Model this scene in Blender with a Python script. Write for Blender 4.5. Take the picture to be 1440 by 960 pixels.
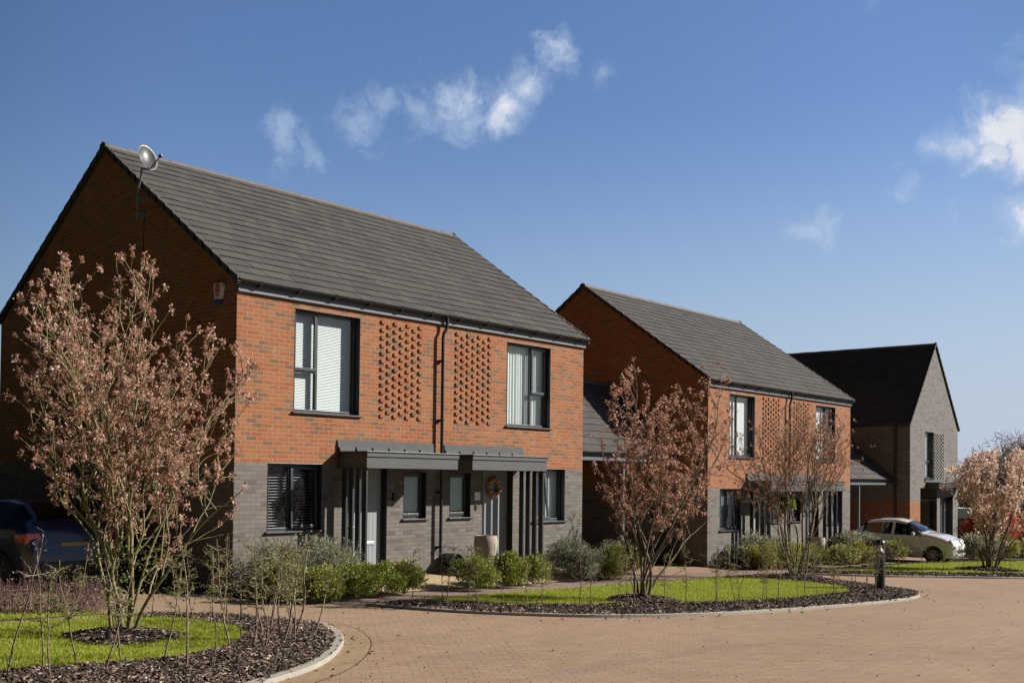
import bpy, bmesh, math, random
import numpy as np
from mathutils import Vector, Matrix
R_ = math.radians
rng = np.random.default_rng(7)
random.seed(7)
for o in list(bpy.data.objects): bpy.data.objects.remove(o)
S = bpy.context.scene
COL = S.collection

# ------------------------------------------------------------------ camera
cd = bpy.data.cameras.new('camera'); cam = bpy.data.objects.new('camera', cd); COL.objects.link(cam)
yaw, pitch, roll = .7039, .0248, .011
fw = Vector((math.cos(yaw)*math.cos(pitch), math.sin(yaw)*math.cos(pitch), math.sin(pitch)))
rt = Vector((math.sin(yaw), -math.cos(yaw), 0)); up = rt.cross(fw)
r2 = rt*math.cos(roll)+up*math.sin(roll); u2 = -rt*math.sin(roll)+up*math.cos(roll)
M = Matrix((( r2.x,u2.x,-fw.x,-10.7498),(r2.y,u2.y,-fw.y,-15.2327),(r2.z,u2.z,-fw.z,1.8213),(0,0,0,1)))
cam.matrix_world = M
cd.sensor_width = 36; cd.lens = 37.846; cd.shift_y = .1063; cd.clip_end = 2000; cd.clip_start = .1
S.camera = cam

# ------------------------------------------------------------------ light
SUN = Vector((1.2, -1.0, .90)).normalized()
elev = math.asin(SUN.z); az = math.atan2(SUN.x, SUN.y)
sd = bpy.data.lights.new('sun', 'SUN'); so = bpy.data.objects.new('sun', sd); COL.objects.link(so)
sd.energy = 5.0; sd.angle = R_(.55); sd.color = (1, .935, .84)
so.rotation_euler = SUN.to_track_quat('Z', 'Y').to_euler(); so.location = SUN*60
S.view_settings.view_transform = 'Standard'; S.view_settings.look = 'None'
S.view_settings.exposure = 0.75; S.view_settings.gamma = 1
S.view_settings.use_curve_mapping = False
W = bpy.data.worlds.new('World'); S.world = W; W.use_nodes = True
wt = W.node_tree; wt.nodes.clear()

class NT:
    def __init__(s, t): s.t = t
    def n(s, typ, **kw):
        x = s.t.nodes.new(typ); ins = kw.pop('i', None)
        for k, v in kw.items(): setattr(x, k, v)
        if ins:
            for k, v in ins.items(): s.set(x.inputs[k], v)
        return x
    def set(s, sock, v):
        if isinstance(v, bpy.types.NodeSocket): s.t.links.new(v, sock)
        else:
            if sock.type == 'RGBA' and not hasattr(v, '__len__'): v = (v, v, v, 1)
            elif sock.type == 'RGBA' and len(v) == 3: v = (*v, 1)
            sock.default_value = v
    def m(s, op, a, b=None, c=None, clamp=False):
        x = s.n('ShaderNodeMath', operation=op, use_clamp=clamp); s.set(x.inputs[0], a)
        if b is not None: s.set(x.inputs[1], b)
        if c is not None: s.set(x.inputs[2], c)
        return x.outputs[0]
    def vm(s, op, a, b=None, out=0):
        x = s.n('ShaderNodeVectorMath', operation=op); s.set(x.inputs[0], a)
        if b is not None: s.set(x.inputs[1], b)
        return x.outputs[out]
    def mix(s, f, a, b, bt='MIX'):
        x = s.n('ShaderNodeMix', data_type='RGBA', blend_type=bt); s.set(x.inputs[0], f)
        s.set(x.inputs[6], a); s.set(x.inputs[7], b); return x.outputs[2]
    def ramp(s, f, stops, interp='LINEAR'):
        x = s.n('ShaderNodeValToRGB'); cr = x.color_ramp; cr.interpolation = interp
        while len(cr.elements) < len(stops): cr.elements.new(.5)
        for e, (p, c) in zip(cr.elements, stops):
            e.position = p; e.color = (*c, 1) if hasattr(c, '__len__') else (c, c, c, 1)
        s.set(x.inputs[0], f); return x.outputs[0]
    def mr(s, v, a, b, c=0., d=1., smooth=False):
        x = s.n('ShaderNodeMapRange', interpolation_type='SMOOTHSTEP' if smooth else 'LINEAR')
        for k, q in enumerate((v, a, b, c, d)): s.set(x.inputs[k], q)
        return x.outputs[0]
    def noise(s, vec, scale, detail=3, rough=.5, dist=0., out=0):
        x = s.n('ShaderNodeTexNoise'); s.set(x.inputs['Vector'], vec)
        x.inputs['Scale'].default_value = scale; x.inputs['Detail'].default_value = detail
        x.inputs['Roughness'].default_value = rough; x.inputs['Distortion'].default_value = dist
        return x.outputs[out]

def world_sky():
    N = NT(wt)
    sky = N.n('ShaderNodeTexSky', sky_type='NISHITA', sun_disc=False)
    sky.sun_elevation = elev; sky.sun_rotation = az
    sky.altitude = 100; sky.air_density = 1.15; sky.dust_density = .8; sky.ozone_density = 1.6
    D = N.vm('NORMALIZE', N.n('ShaderNodeTexCoord').outputs['Generated'])
    warp = N.noise(D, 15, 5, .62, 0, out=1)
    D2 = N.vm('ADD', D, N.vm('MULTIPLY', N.vm('SUBTRACT', warp, (.5, .5, .5)), (.06, .06, .075)))
    # cloud blobs: direction x,y,z , half-width (rad), strength
    blobs = BLOBS
    tot = None
    for (dx, dy, dz, ww, st) in blobs:
        v = Vector((dx, dy, dz)).normalized()
        d = N.vm('DISTANCE', D2, tuple(v), out=1)
        g = N.m('EXPONENT', N.m('MULTIPLY', N.m('POWER', N.m('DIVIDE', d, ww), 2.), -1.))
        g = N.m('MULTIPLY', g, st)
        tot = g if tot is None else N.m('MAXIMUM', tot, g)
    n1 = N.noise(D2, 15, 10, .66, 1.1)
    n2 = N.noise(D2, 55, 8, .68, .8)
    n = N.m('ADD', N.m('MULTIPLY', n1, .75), N.m('MULTIPLY', n2, .25))
    dens = N.mr(N.m('ADD', N.m('MULTIPLY', tot, .72), N.m('MULTIPLY', N.m('SUBTRACT', n, .5), 1.5)), .24, 1.08, 0, 1, True)
    core = N.mr(N.m('MULTIPLY', dens, tot), .5, 1.2, 0, 1)
    cc = N.mix(core, (6.6, 7.8, 9.9), (10.4, 10.5, 11.0))
    bg = N.mix(1., sky.outputs[0], (.90, 1.08, 1.43), 'MULTIPLY')
    s0 = N.n('ShaderNodeSeparateXYZ'); N.set(s0.inputs[0], D)
    low = N.mr(s0.outputs[2], .0, .34, 1., 0., True)
    side = N.mr(N.vm('DOT_PRODUCT', D, (.77, -.64, 0), out=1), -.25, .75, .25, 1., True)
    bg = N.mix(N.m('MULTIPLY', low, side), bg, (5.95, 6.85, 8.4))
    col = N.mix(N.m('MULTIPLY', dens, .9), bg, cc)
    # sky dimmed in the unseen west and round the sun to deepen wall shade
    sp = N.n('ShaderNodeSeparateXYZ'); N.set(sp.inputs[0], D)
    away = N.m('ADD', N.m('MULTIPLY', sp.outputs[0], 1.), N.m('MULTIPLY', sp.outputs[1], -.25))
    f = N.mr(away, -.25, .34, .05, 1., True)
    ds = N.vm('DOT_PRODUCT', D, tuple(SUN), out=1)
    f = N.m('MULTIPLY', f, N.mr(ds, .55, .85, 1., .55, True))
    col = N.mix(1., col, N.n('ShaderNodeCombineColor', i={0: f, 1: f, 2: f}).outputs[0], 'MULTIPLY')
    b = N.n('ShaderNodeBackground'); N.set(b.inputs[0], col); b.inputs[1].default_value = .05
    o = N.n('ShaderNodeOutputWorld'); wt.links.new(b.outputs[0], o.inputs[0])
BLOBS = [(0.5811, 0.7628, 0.2835, 0.0285, 1.05), (0.604, 0.747, 0.2778, 0.0268, 0.75), (0.6252, 0.7155, 0.3116, 0.0262, 0.9), (0.6371, 0.6967, 0.3297, 0.025, 0.9), (0.663, 0.6742, 0.3255, 0.0273, 0.85), (0.6839, 0.651, 0.3294, 0.0333, 1.15), (0.7099, 0.6236, 0.3273, 0.0333, 1.2), (0.7186, 0.6025, 0.3472, 0.0262, 1.1), (0.7277, 0.5781, 0.3692, 0.0226, 1.0), (0.7591, 0.5473, 0.3524, 0.0214, 0.65), (0.6382, 0.7111, 0.295, 0.0214, 0.6), (0.9179, 0.2699, 0.291, 0.0273, 1.5), (0.9223, 0.253, 0.2922, 0.0273, 1.6), (0.9289, 0.2494, 0.2739, 0.0273, 1.7), (0.9147, 0.2926, 0.2787, 0.0238, 1.15), (0.9095, 0.3094, 0.2777, 0.0202, 0.95), (0.9223, 0.2751, 0.2713, 0.0238, 1.3), (0.9088, 0.3376, 0.2451, 0.0178, 0.85), (0.8853, 0.4103, 0.2187, 0.025, 0.9), (0.9422, 0.2514, 0.2215, 0.0238, 1.25), (0.9026, 0.3402, 0.2637, 0.0143, 0.6), (0.8539, 0.3439, 0.3907, 0.0178, 0.7), (0.9292, 0.2972, 0.2198, 0.0119, 0.55), (0.9361, 0.2792, 0.2138, 0.0107, 0.55), (0.9297, 0.2153, 0.2988, 0.0476, 1.6), (0.9447, 0.1881, 0.2688, 0.0535, 1.5)]
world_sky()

# ------------------------------------------------------------------ helpers
def gz(x, y=0): return -.2-.027*x
def link(o, parent=None):
    COL.objects.link(o)
    if parent is not None: o.parent = parent
    return o
def tag(o, label=None, cat=None, group=None, kind=None):
    if label: o['label'] = label
    if cat: o['category'] = cat
    if group: o['group'] = group
    if kind: o['kind'] = kind
    return o
def empty(name, loc=(0,0,0), rz=0, label=None, cat=None, group=None):
    o = bpy.data.objects.new(name, None); o.location = loc; o.rotation_euler = (0,0,rz); o.empty_display_size = .3
    COL.objects.link(o); return tag(o, label, cat, group)

def mesh_np(name, V, F, mats, parent=None, fr=None, smooth=False, mi=None, uv=True):
    """V (n,3), F list of index tuples or (m,k) array"""
    me = bpy.data.meshes.new(name)
    V = np.asarray(V, dtype=np.float32)
    if isinstance(F, np.ndarray):
        m, k = F.shape; tot = np.full(m, k, np.int32); idx = F.ravel().astype(np.int32)
    else:
        tot = np.array([len(f) for f in F], np.int32); idx = np.array([i for f in F for i in f], np.int32)
    st = np.concatenate([[0], np.cumsum(tot)[:-1]]).astype(np.int32)
    me.vertices.add(len(V)); me.vertices.foreach_set('co', V.ravel())
    me.loops.add(len(idx)); me.loops.foreach_set('vertex_index', idx)
    me.polygons.add(len(tot)); me.polygons.foreach_set('loop_start', st)
    me.update(calc_edges=True); me.validate()
    if not isinstance(mats, (list, tuple)): mats = [mats]
    for q in mats: me.materials.append(q)
    if mi is not None: me.polygons.foreach_set('material_index', np.asarray(mi, np.int32))
    me.polygons.foreach_set('use_smooth', np.full(len(me.polygons), bool(smooth)))
    if fr is not None:
        a = me.attributes.new('rnd', 'FLOAT', 'FACE'); a.data.foreach_set('value', np.asarray(fr, np.float32))
    if uv:
        nr = np.zeros(len(me.polygons)*3, np.float32); me.polygons.foreach_get('normal', nr); nr = nr.reshape(-1,3)
        nl = np.repeat(nr, tot, axis=0); P = V[idx]
        an = np.abs(nl)
        u = np.where(an[:,2] > .8, P[:,0], np.where(an[:,1] >= an[:,0], P[:,0], P[:,1]))
        v = np.where(an[:,2] > .8, P[:,1], P[:,2])
        uvl = me.uv_layers.new(name='UVMap'); uvl.data.foreach_set('uv', np.stack([u,v],-1).astype(np.float32).ravel())
    me.update()
    return link(bpy.data.objects.new(name, me), parent)

BOXF = np.array([(0,3,2,1),(4,5,6,7),(0,1,5,4),(1,2,6,5),(2,3,7,6),(3,0,4,7)])
class MB:
    def __init__(s): s.V=[]; s.F=[]; s.mi=[]; s.fr=[]; s.n=0
    def raw(s, V, F, mi=0, fr=None):
        s.V.append(np.asarray(V, float).reshape(-1,3))
        for f in F: s.F.append(tuple(int(i)+s.n for i in f)); s.mi.append(mi); s.fr.append(random.random() if fr is None else fr)
        s.n += len(s.V[-1])
    def box(s, x0,x1,y0,y1,z0,z1, mi=0, fr=None, M=None):
        V = np.array([(x0,y0,z0),(x1,y0,z0),(x1,y1,z0),(x0,y1,z0),(x0,y0,z1),(x1,y0,z1),(x1,y1,z1),(x0,y1,z1)], float)
        if M is not None: V = np.array([M @ Vector(v) for v in V])
        s.raw(V, BOXF, mi, random.random() if fr is None else fr)
    def quad(s, a,b,c,d, mi=0): s.raw([a,b,c,d], [(0,1,2,3)], mi)
    def tube(s, pts, rad, sides=8, mi=0, caps=True):
        V, F = tube_np(np.array(pts, float), rad, sides, caps); s.raw(V, F, mi)
    def lathe(s, c, prof, sides=24, mi=0, sx=1, sy=1):
        n = len(prof); V = []
        for (r, z) in prof:
            for k in range(sides):
                a = 2*math.pi*k/sides; V.append((c[0]+r*math.cos(a)*sx, c[1]+r*math.sin(a)*sy, c[2]+z))
        F = [(i*sides+k, i*sides+(k+1)%sides, (i+1)*sides+(k+1)%sides, (i+1)*sides+k) for i in range(n-1) for k in range(sides)]
        F.append(tuple(range(sides))[::-1]); F.append(tuple((n-1)*sides+k for k in range(sides)))
        s.raw(V, F, mi)
    def prism(s, poly, axis, a, b, mi=0):
        """poly list of 2D; axis 'x': poly in (y,z); 'y': (x,z); 'z': (x,y)"""
        n = len(poly); V = []
        for q in (a, b):
            for (u, v) in poly: V.append({'x': (q,u,v), 'y': (u,q,v), 'z': (u,v,q)}[axis])
        F = [tuple(range(n))[::-1], tuple(range(n, 2*n))]+[(i, (i+1)%n, n+(i+1)%n, n+i) for i in range(n)]
        s.raw(V, F, mi)
    def build(s, name, mats, parent=None, smooth=False, bevel=0, uv=True, fix=True):
        o = mesh_np(name, np.concatenate(s.V), s.F, mats, parent, s.fr, False, s.mi, uv=False)
        me = o.data
        if fix or bevel:
            bm = bmesh.new(); bm.from_mesh(me)
            bmesh.ops.recalc_face_normals(bm, faces=bm.faces)
            bm.to_mesh(me); bm.free()
        if uv:
            uvl = me.uv_layers.new(name='UVMap')
            for p in me.polygons:
                nx, ny, nz = (abs(q) for q in p.normal)
                for li in p.loop_indices:
                    c = me.vertices[me.loops[li].vertex_index].co
                    uvl.data[li].uv = (c.x, c.y) if nz > .8 else ((c.x, c.z) if ny >= nx else (c.y, c.z))
        if smooth:
            for p in me.polygons: p.use_smooth = True
            me.set_sharp_from_angle(angle=R_(38))
        if bevel:
            md = o.modifiers.new('bevel', 'BEVEL'); md.width = bevel; md.segments = 2; md.limit_method = 'ANGLE'; md.angle_limit = R_(40)
        return o

def tube_np(P, rad, sides=6, caps=True):
    n = len(P); rad = np.broadcast_to(np.asarray(rad, float), (n,)) if np.ndim(rad) else np.full(n, rad)
    T = np.gradient(P, axis=0); T /= np.linalg.norm(T, axis=1, keepdims=True)+1e-9
    ref = np.array([0,0,1.]) if abs(T[0,2]) < .9 else np.array([1.,0,0])
    A = np.cross(T, ref); A /= np.linalg.norm(A, axis=1, keepdims=True)+1e-9
    B = np.cross(T, A)
    ang = np.arange(sides)*2*np.pi/sides
    V = P[:,None,:]+rad[:,None,None]*(np.cos(ang)[None,:,None]*A[:,None,:]+np.sin(ang)[None,:,None]*B[:,None,:])
    i = np.arange(n-1)[:,None]*sides; k = np.arange(sides)[None,:]; k2 = (k+1)%sides
    F = np.stack([i+k, i+k2, i+sides+k2, i+sides+k], -1).reshape(-1,4)
    F = [tuple(f) for f in F]
    if caps: F += [tuple(range(sides)), tuple(range((n-1)*sides, n*sides))[::-1]]
    return V.reshape(-1,3), F
class Tubes:
    """collects many tubes fast (quads only)"""
    def __init__(s): s.V=[]; s.F=[]; s.n=0
    def add(s, P, r, sides):
        V, F = tube_np(P, r, sides, False); s.V.append(V); s.F.append(np.array(F)+s.n); s.n += len(V)
    def build(s, name, mat, parent=None):
        return mesh_np(name, np.concatenate(s.V), np.concatenate(s.F), mat, parent, smooth=True, uv=False)

def quads(C, A, B, name, mat, parent=None, fr=None, fold=0.):
    """leaf-like rhombus faces: centre C, half-length vectors A, half-width vectors B"""
    n = len(C)
    V = np.stack([C-A, C+B-A*.1, C+A, C-B-A*.1], 1).reshape(-1,3)
    F = np.arange(4*n).reshape(n,4)
    return mesh_np(name, V, F, mat, parent, fr=rng.random(n) if fr is None else fr, uv=False)
def unit(n):
    v = rng.normal(size=(n,3)); return v/np.linalg.norm(v, axis=1, keepdims=True)
def perp(A):
    v = unit(len(A)); v = np.cross(A, v); return v/(np.linalg.norm(v, axis=1, keepdims=True)+1e-9)
def inpoly(P, poly):
    x, y = P[:,0], P[:,1]; ins = np.zeros(len(P), bool); n = len(poly)
    for i in range(n):
        x0, y0 = poly[i]; x1, y1 = poly[(i+1)%n]
        c = ((y0 > y) != (y1 > y)) & (x < (x1-x0)*(y-y0)/((y1-y0) if y1 != y0 else 1e-9)+x0)
        ins ^= c
    return ins
def smooth_line(pts, step=.12, closed=False):
    P = np.array(pts, float)
    Q = np.vstack([2*P[0]-P[1], P, 2*P[-1]-P[-2]]); out = []
    for i in range(1, len(Q)-2):
        n = max(2, int(np.linalg.norm(Q[i+1]-Q[i])/step))
        for t in np.arange(n)/n:
            out.append(.5*((2*Q[i])+(-Q[i-1]+Q[i+1])*t+(2*Q[i-1]-5*Q[i]+4*Q[i+1]-Q[i+2])*t*t+(-Q[i-1]+3*Q[i]-3*Q[i+1]+Q[i+2])*t**3))
    out.append(P[-1]); return np.array(out)
def sheet(name, poly, dz, mat, kind='structure', fn=gz):
    V = [(x, y, fn(x, y)+dz) for x, y in poly]
    o = mesh_np(name, V, [tuple(range(len(V)))], mat)
    if o.data.polygons[0].normal.z < 0:
        o.data.flip_normals()
    if kind: tag(o, kind=kind)
    return o

# ------------------------------------------------------------------ materials
def newmat(name):
    m = bpy.data.materials.new(name); m.use_nodes = True; t = m.node_tree; t.nodes.clear()
    N = NT(t); b = N.n('ShaderNodeBsdfPrincipled'); o = N.n('ShaderNodeOutputMaterial'); t.links.new(b.outputs[0], o.inputs[0])
    return m, N, b, o
def setb(N, b, **kw):
    for k, v in kw.items(): N.set(b.inputs[{'col':'Base Color','rough':'Roughness','metal':'Metallic','spec':'Specular IOR Level','coat':'Coat Weight','nrm':'Normal'}[k]], v)
def bump(N, h, dist=.01, st=1.):
    x = N.n('ShaderNodeBump'); x.inputs['Distance'].default_value = dist; x.inputs['Strength'].default_value = st; N.set(x.inputs['Height'], h); return x.outputs[0]
def objco(N): return N.n('ShaderNodeTexCoord').outputs['Object']
def paint(name, col, rough=.45, var=.12, metal=0, scale=6, coat=0, bmp=.0, spec=.5):
    m, N, b, o = newmat(name); co = objco(N)
    n = N.noise(co, scale, 4, .6)
    c = N.mix(n, tuple(q*(1-var) for q in col), tuple(min(1, q*(1+var)) for q in col))
    n2 = N.noise(co, scale*9, 3, .6)
    setb(N, b, col=c, rough=N.mr(n2, .3, .7, rough-.06, rough+.1), metal=metal, coat=coat, spec=spec)
    if bmp: N.set(b.inputs['Normal'], bump(N, n2, bmp))
    return m

def brick_mat(name, stops, smudge, smf, mortar, mot_amt=.25):
    m, N, b, o = newmat(name)
    uv = N.n('ShaderNodeUVMap', uv_map='UVMap').outputs[0]
    jit = N.noise(uv, 26, 2, .5, 0, out=1)
    uvj = N.vm('ADD', uv, N.vm('MULTIPLY', N.vm('SUBTRACT', jit, (.5,.5,.5)), (.005,.004,0)))
    sx = N.n('ShaderNodeSeparateXYZ'); N.set(sx.inputs[0], uvj)
    u, v = sx.outputs[0], sx.outputs[1]
    vr = N.m('DIVIDE', v, .075); row = N.m('FLOOR', vr)
    par = N.m('MODULO', N.m('ABSOLUTE', row), 2.)
    uu = N.m('ADD', N.m('DIVIDE', u, .225), N.m('MULTIPLY', par, .5)); colu = N.m('FLOOR', uu)
    fu = N.m('MULTIPLY', N.m('FRACT', uu), .225); fv = N.m('MULTIPLY', N.m('FRACT', vr), .075)
    du = N.m('MINIMUM', fu, N.m('SUBTRACT', .225, fu)); dv = N.m('MINIMUM', fv, N.m('SUBTRACT', .075, fv))
    e = N.m('MINIMUM', du, dv)
    mask = N.mr(e, .0038, .0072, 0, 1, True)
    cx = N.n('ShaderNodeCombineXYZ'); N.set(cx.inputs[0], colu); N.set(cx.inputs[1], row)
    wn = N.n('ShaderNodeTexWhiteNoise', noise_dimensions='2D'); N.set(wn.inputs['Vector'], cx.outputs[0])
    r1 = wn.outputs['Value']
    s2 = N.n('ShaderNodeSeparateColor'); N.set(s2.inputs[0], wn.outputs['Color']); r2_, r3 = s2.outputs[0], s2.outputs[1]
    base = N.ramp(r1, stops)
    fine = N.noise(uv, 55, 4, .65)
    blot = N.noise(uv, 17, 3, .6)
    sm = N.m('MULTIPLY', N.mr(r2_, 1-smf, 1-smf+.06), N.mr(blot, .36, .56, .1, 1.))
    c = N.mix(N.m('MULTIPLY', sm, .85), base, smudge)
    c = N.mix(N.mr(fine, .3, .75, 0., mot_amt), c, tuple(q*.45 for q in stops[0][1]))
    big = N.noise(uv, 1.3, 4, .6)
    c = N.mix(N.mr(big, .35, .7, 0, .16), c, mortar)
    sm_ = N.n('ShaderNodeMapping'); sm_.inputs['Scale'].default_value = (5.,.45,1); N.set(sm_.inputs[0], uv)
    c = N.mix(N.mr(N.noise(sm_.outputs[0], 1.0, 5, .65), .52, .75, 0, .22), c, tuple(q*.5 for q in stops[0][1]))
    eff = N.noise(N.vm('ADD', uv, (7,3,0)), 2.2, 6, .7); c = N.mix(N.mr(eff, .60, .74, 0, .30), c, (.42,.38,.33))
    mc = N.mix(N.noise(uv, 30, 3, .6), tuple(q*.72 for q in mortar), tuple(min(1, q*1.15) for q in mortar))
    c = N.mix(mask, mc, c)
    h = N.m('ADD', N.m('MULTIPLY', mask, 1.), N.m('ADD', N.m('MULTIPLY', fine, .35), N.m('MULTIPLY', r3, .3)))
    setb(N, b, col=c, rough=.9, spec=.25, nrm=bump(N, h, .004, .8))
    return m
M_red = brick_mat('orange_brick', [(0,(0.2418,0.0741,0.0335)),(.35,(0.2730,0.0952,0.0429)),(.7,(0.2886,0.1154,0.0530)),(1,(0.1950,0.0679,0.0390))], (0.0975,0.0842,0.0663), .28, (0.3510,0.2340,0.1287))
M_grey = brick_mat('grey_brick', [(0,(0.1254,0.1216,0.1193)),(.4,(0.1520,0.1467,0.1414)),(.75,(0.1786,0.1710,0.1619)),(1,(0.1064,0.1034,0.1018))], (0.0912,0.0874,0.0874), .12, (0.1596,0.1102,0.0684), .2)
M_grey2 = brick_mat('pale_grey_brick', [(0,(0.1292,0.1277,0.1254)),(.5,(0.1634,0.1596,0.1558)),(1,(0.1102,0.1079,0.1064))], (0.0836,0.0798,0.0798), .2, (0.2280,0.2052,0.1786), .2)

M_anth = paint('anthracite_metal', (0.0289,0.0323,0.0365), .38, .12)
M_frame = paint('window_frame', (.030,.034,.038), .33, .1)
M_black = paint('black_plastic', (.012,.012,.013), .35, .2)
M_fascia = paint('grey_fascia', (0.0800,0.0896,0.1040), .5, .12)
M_zinc = paint('lead_grey', (.085,.089,.093), .8, .22, scale=3, bmp=.003, spec=.15)
M_panel = paint('grey_cladding', (0.0558,0.0582,0.0607), .5, .12, scale=2)
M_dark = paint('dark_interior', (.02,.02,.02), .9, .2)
M_doorg = paint('grey_door_paint', (0.2400,0.2560,0.2720), .45, .06)
M_chrome = paint('steel', (.5,.5,.5), .42, .05, metal=1)
M_white = paint('white_plastic', (0.6375,0.6375,0.6205), .4, .05)
M_blind = paint('blind_slats', (0.6080,0.6400,0.6320), .6, .04)
M_blinddk = paint('grey_blind_slats', (.45,.47,.48), .5, .06)
M_curtain = paint('frosted_sheet', (0.3570,0.4420,0.4250), .4, .05)
M_concrete = paint('pale_concrete', (0.2952,0.2706,0.2255), .85, .25, scale=5, bmp=.004)
M_wood = paint('dark_fence_wood', (.06,.045,.034), .8, .35, scale=9)
M_clay = paint('pale_clay', (0.3200,0.2560,0.2080), .8, .2, scale=7, bmp=.004)
M_red_p = paint('red_print', (.55,.02,.05), .4, .05)
M_blue_p = paint('blue_plastic', (.02,.05,.18), .35, .05)
M_dish = paint('dish_grey', (.062,.065,.068), .36, .08, spec=.5)
M_galv = paint('galvanised', (.17,.175,.18), .5, .15)
M_tyre = paint('tyre', (.018,.018,.018), .8, .2)
M_rim = paint('rim_silver', (.22,.22,.22), .35, .1, metal=.7)
M_plate_w = paint('white_plate', (.7,.7,.68), .4, .03)
M_plate_y = paint('yellow_plate', (.32,.22,.02), .4, .03)
M_tail = paint('red_lamp', (.35,.01,.01), .15, .1, coat=1)
M_lamp = paint('lamp_lens', (.55,.57,.6), .1, .1, coat=1)

def carpaint(name, col, coat=1.):
    m, N, b, o = newmat(name); co = objco(N)
    n = N.noise(co, 3, 3, .5)
    setb(N, b, col=N.mix(n, tuple(q*.93 for q in col), tuple(q*1.05 for q in col)), rough=.35, metal=.0, coat=coat)
    b.inputs['Coat Roughness'].default_value = .06
    return m
M_car1 = carpaint('pale_silver_pink_paint', (.60,.575,.58))
M_car2 = carpaint('dark_blue_paint', (.006,.012,.032), .5)
def glass(name, tint, fac=.12, trans=.9):
    m, N, b, o = newmat(name); m.node_tree.nodes.remove(b)
    tr = N.n('ShaderNodeBsdfTransparent'); N.set(tr.inputs[0], tint)
    gl = N.n('ShaderNodeBsdfGlossy'); gl.inputs['Roughness'].default_value = .015; N.set(gl.inputs[0], (1,1,1))
    g = N.n('ShaderNodeNewGeometry'); co = objco(N)
    N.set(gl.inputs['Normal'], bump(N, N.noise(co, 1.1, 1, .5), .0012, .5))
    c = N.m('ABSOLUTE', N.vm('DOT_PRODUCT', g.outputs['Normal'], g.outputs['Incoming'], out=1))
    f = N.m('ADD', .06, N.m('MULTIPLY', N.m('POWER', N.m('SUBTRACT', 1., c), 4.), .85))
    mx = N.n('ShaderNodeMixShader'); N.set(mx.inputs[0], N.m('MULTIPLY', f, fac/.12, clamp=True))
    m.node_tree.links.new(tr.outputs[0], mx.inputs[1]); m.node_tree.links.new(gl.outputs[0], mx.inputs[2])
    m.node_tree.links.new(mx.outputs[0], o.inputs[0]); return m
M_glass = glass('window_glass', (.92,.96,.96))
M_glass_c = glass('car_glass', (.25,.28,.28))
M_lens = glass('lens_glass', (.9,.92,.9))

def tile_mat():
    m, N, b, o = newmat('roof_tile'); at = N.n('ShaderNodeAttribute', attribute_name='rnd').outputs['Fac']; co = objco(N)
    c = N.ramp(at, [(0,(0.0616,0.0569,0.0530)),(.5,(0.0725,0.0671,0.0624)),(1,(0.0858,0.0796,0.0733))])
    n = N.noise(co, 14, 5, .65); c = N.mix(N.mr(n, .35, .7, 0, .25), c, (0.0515,0.0484,0.0452))
    n2 = N.noise(co, .6, 3, .5); c = N.mix(N.mr(n2, .4, .7, 0, .3), c, (0.0944,0.0880,0.0808))
    setb(N, b, col=c, rough=.9, spec=.15, nrm=bump(N, N.noise(co, 60, 3, .6), .002, .4)); return m
M_tile = tile_mat()
M_ridge = paint('ridge_tile', (0.1248,0.1108,0.0967), .8, .25, scale=5)
M_verge = paint('verge_cap', (.045,.042,.042), .7, .2)

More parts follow.
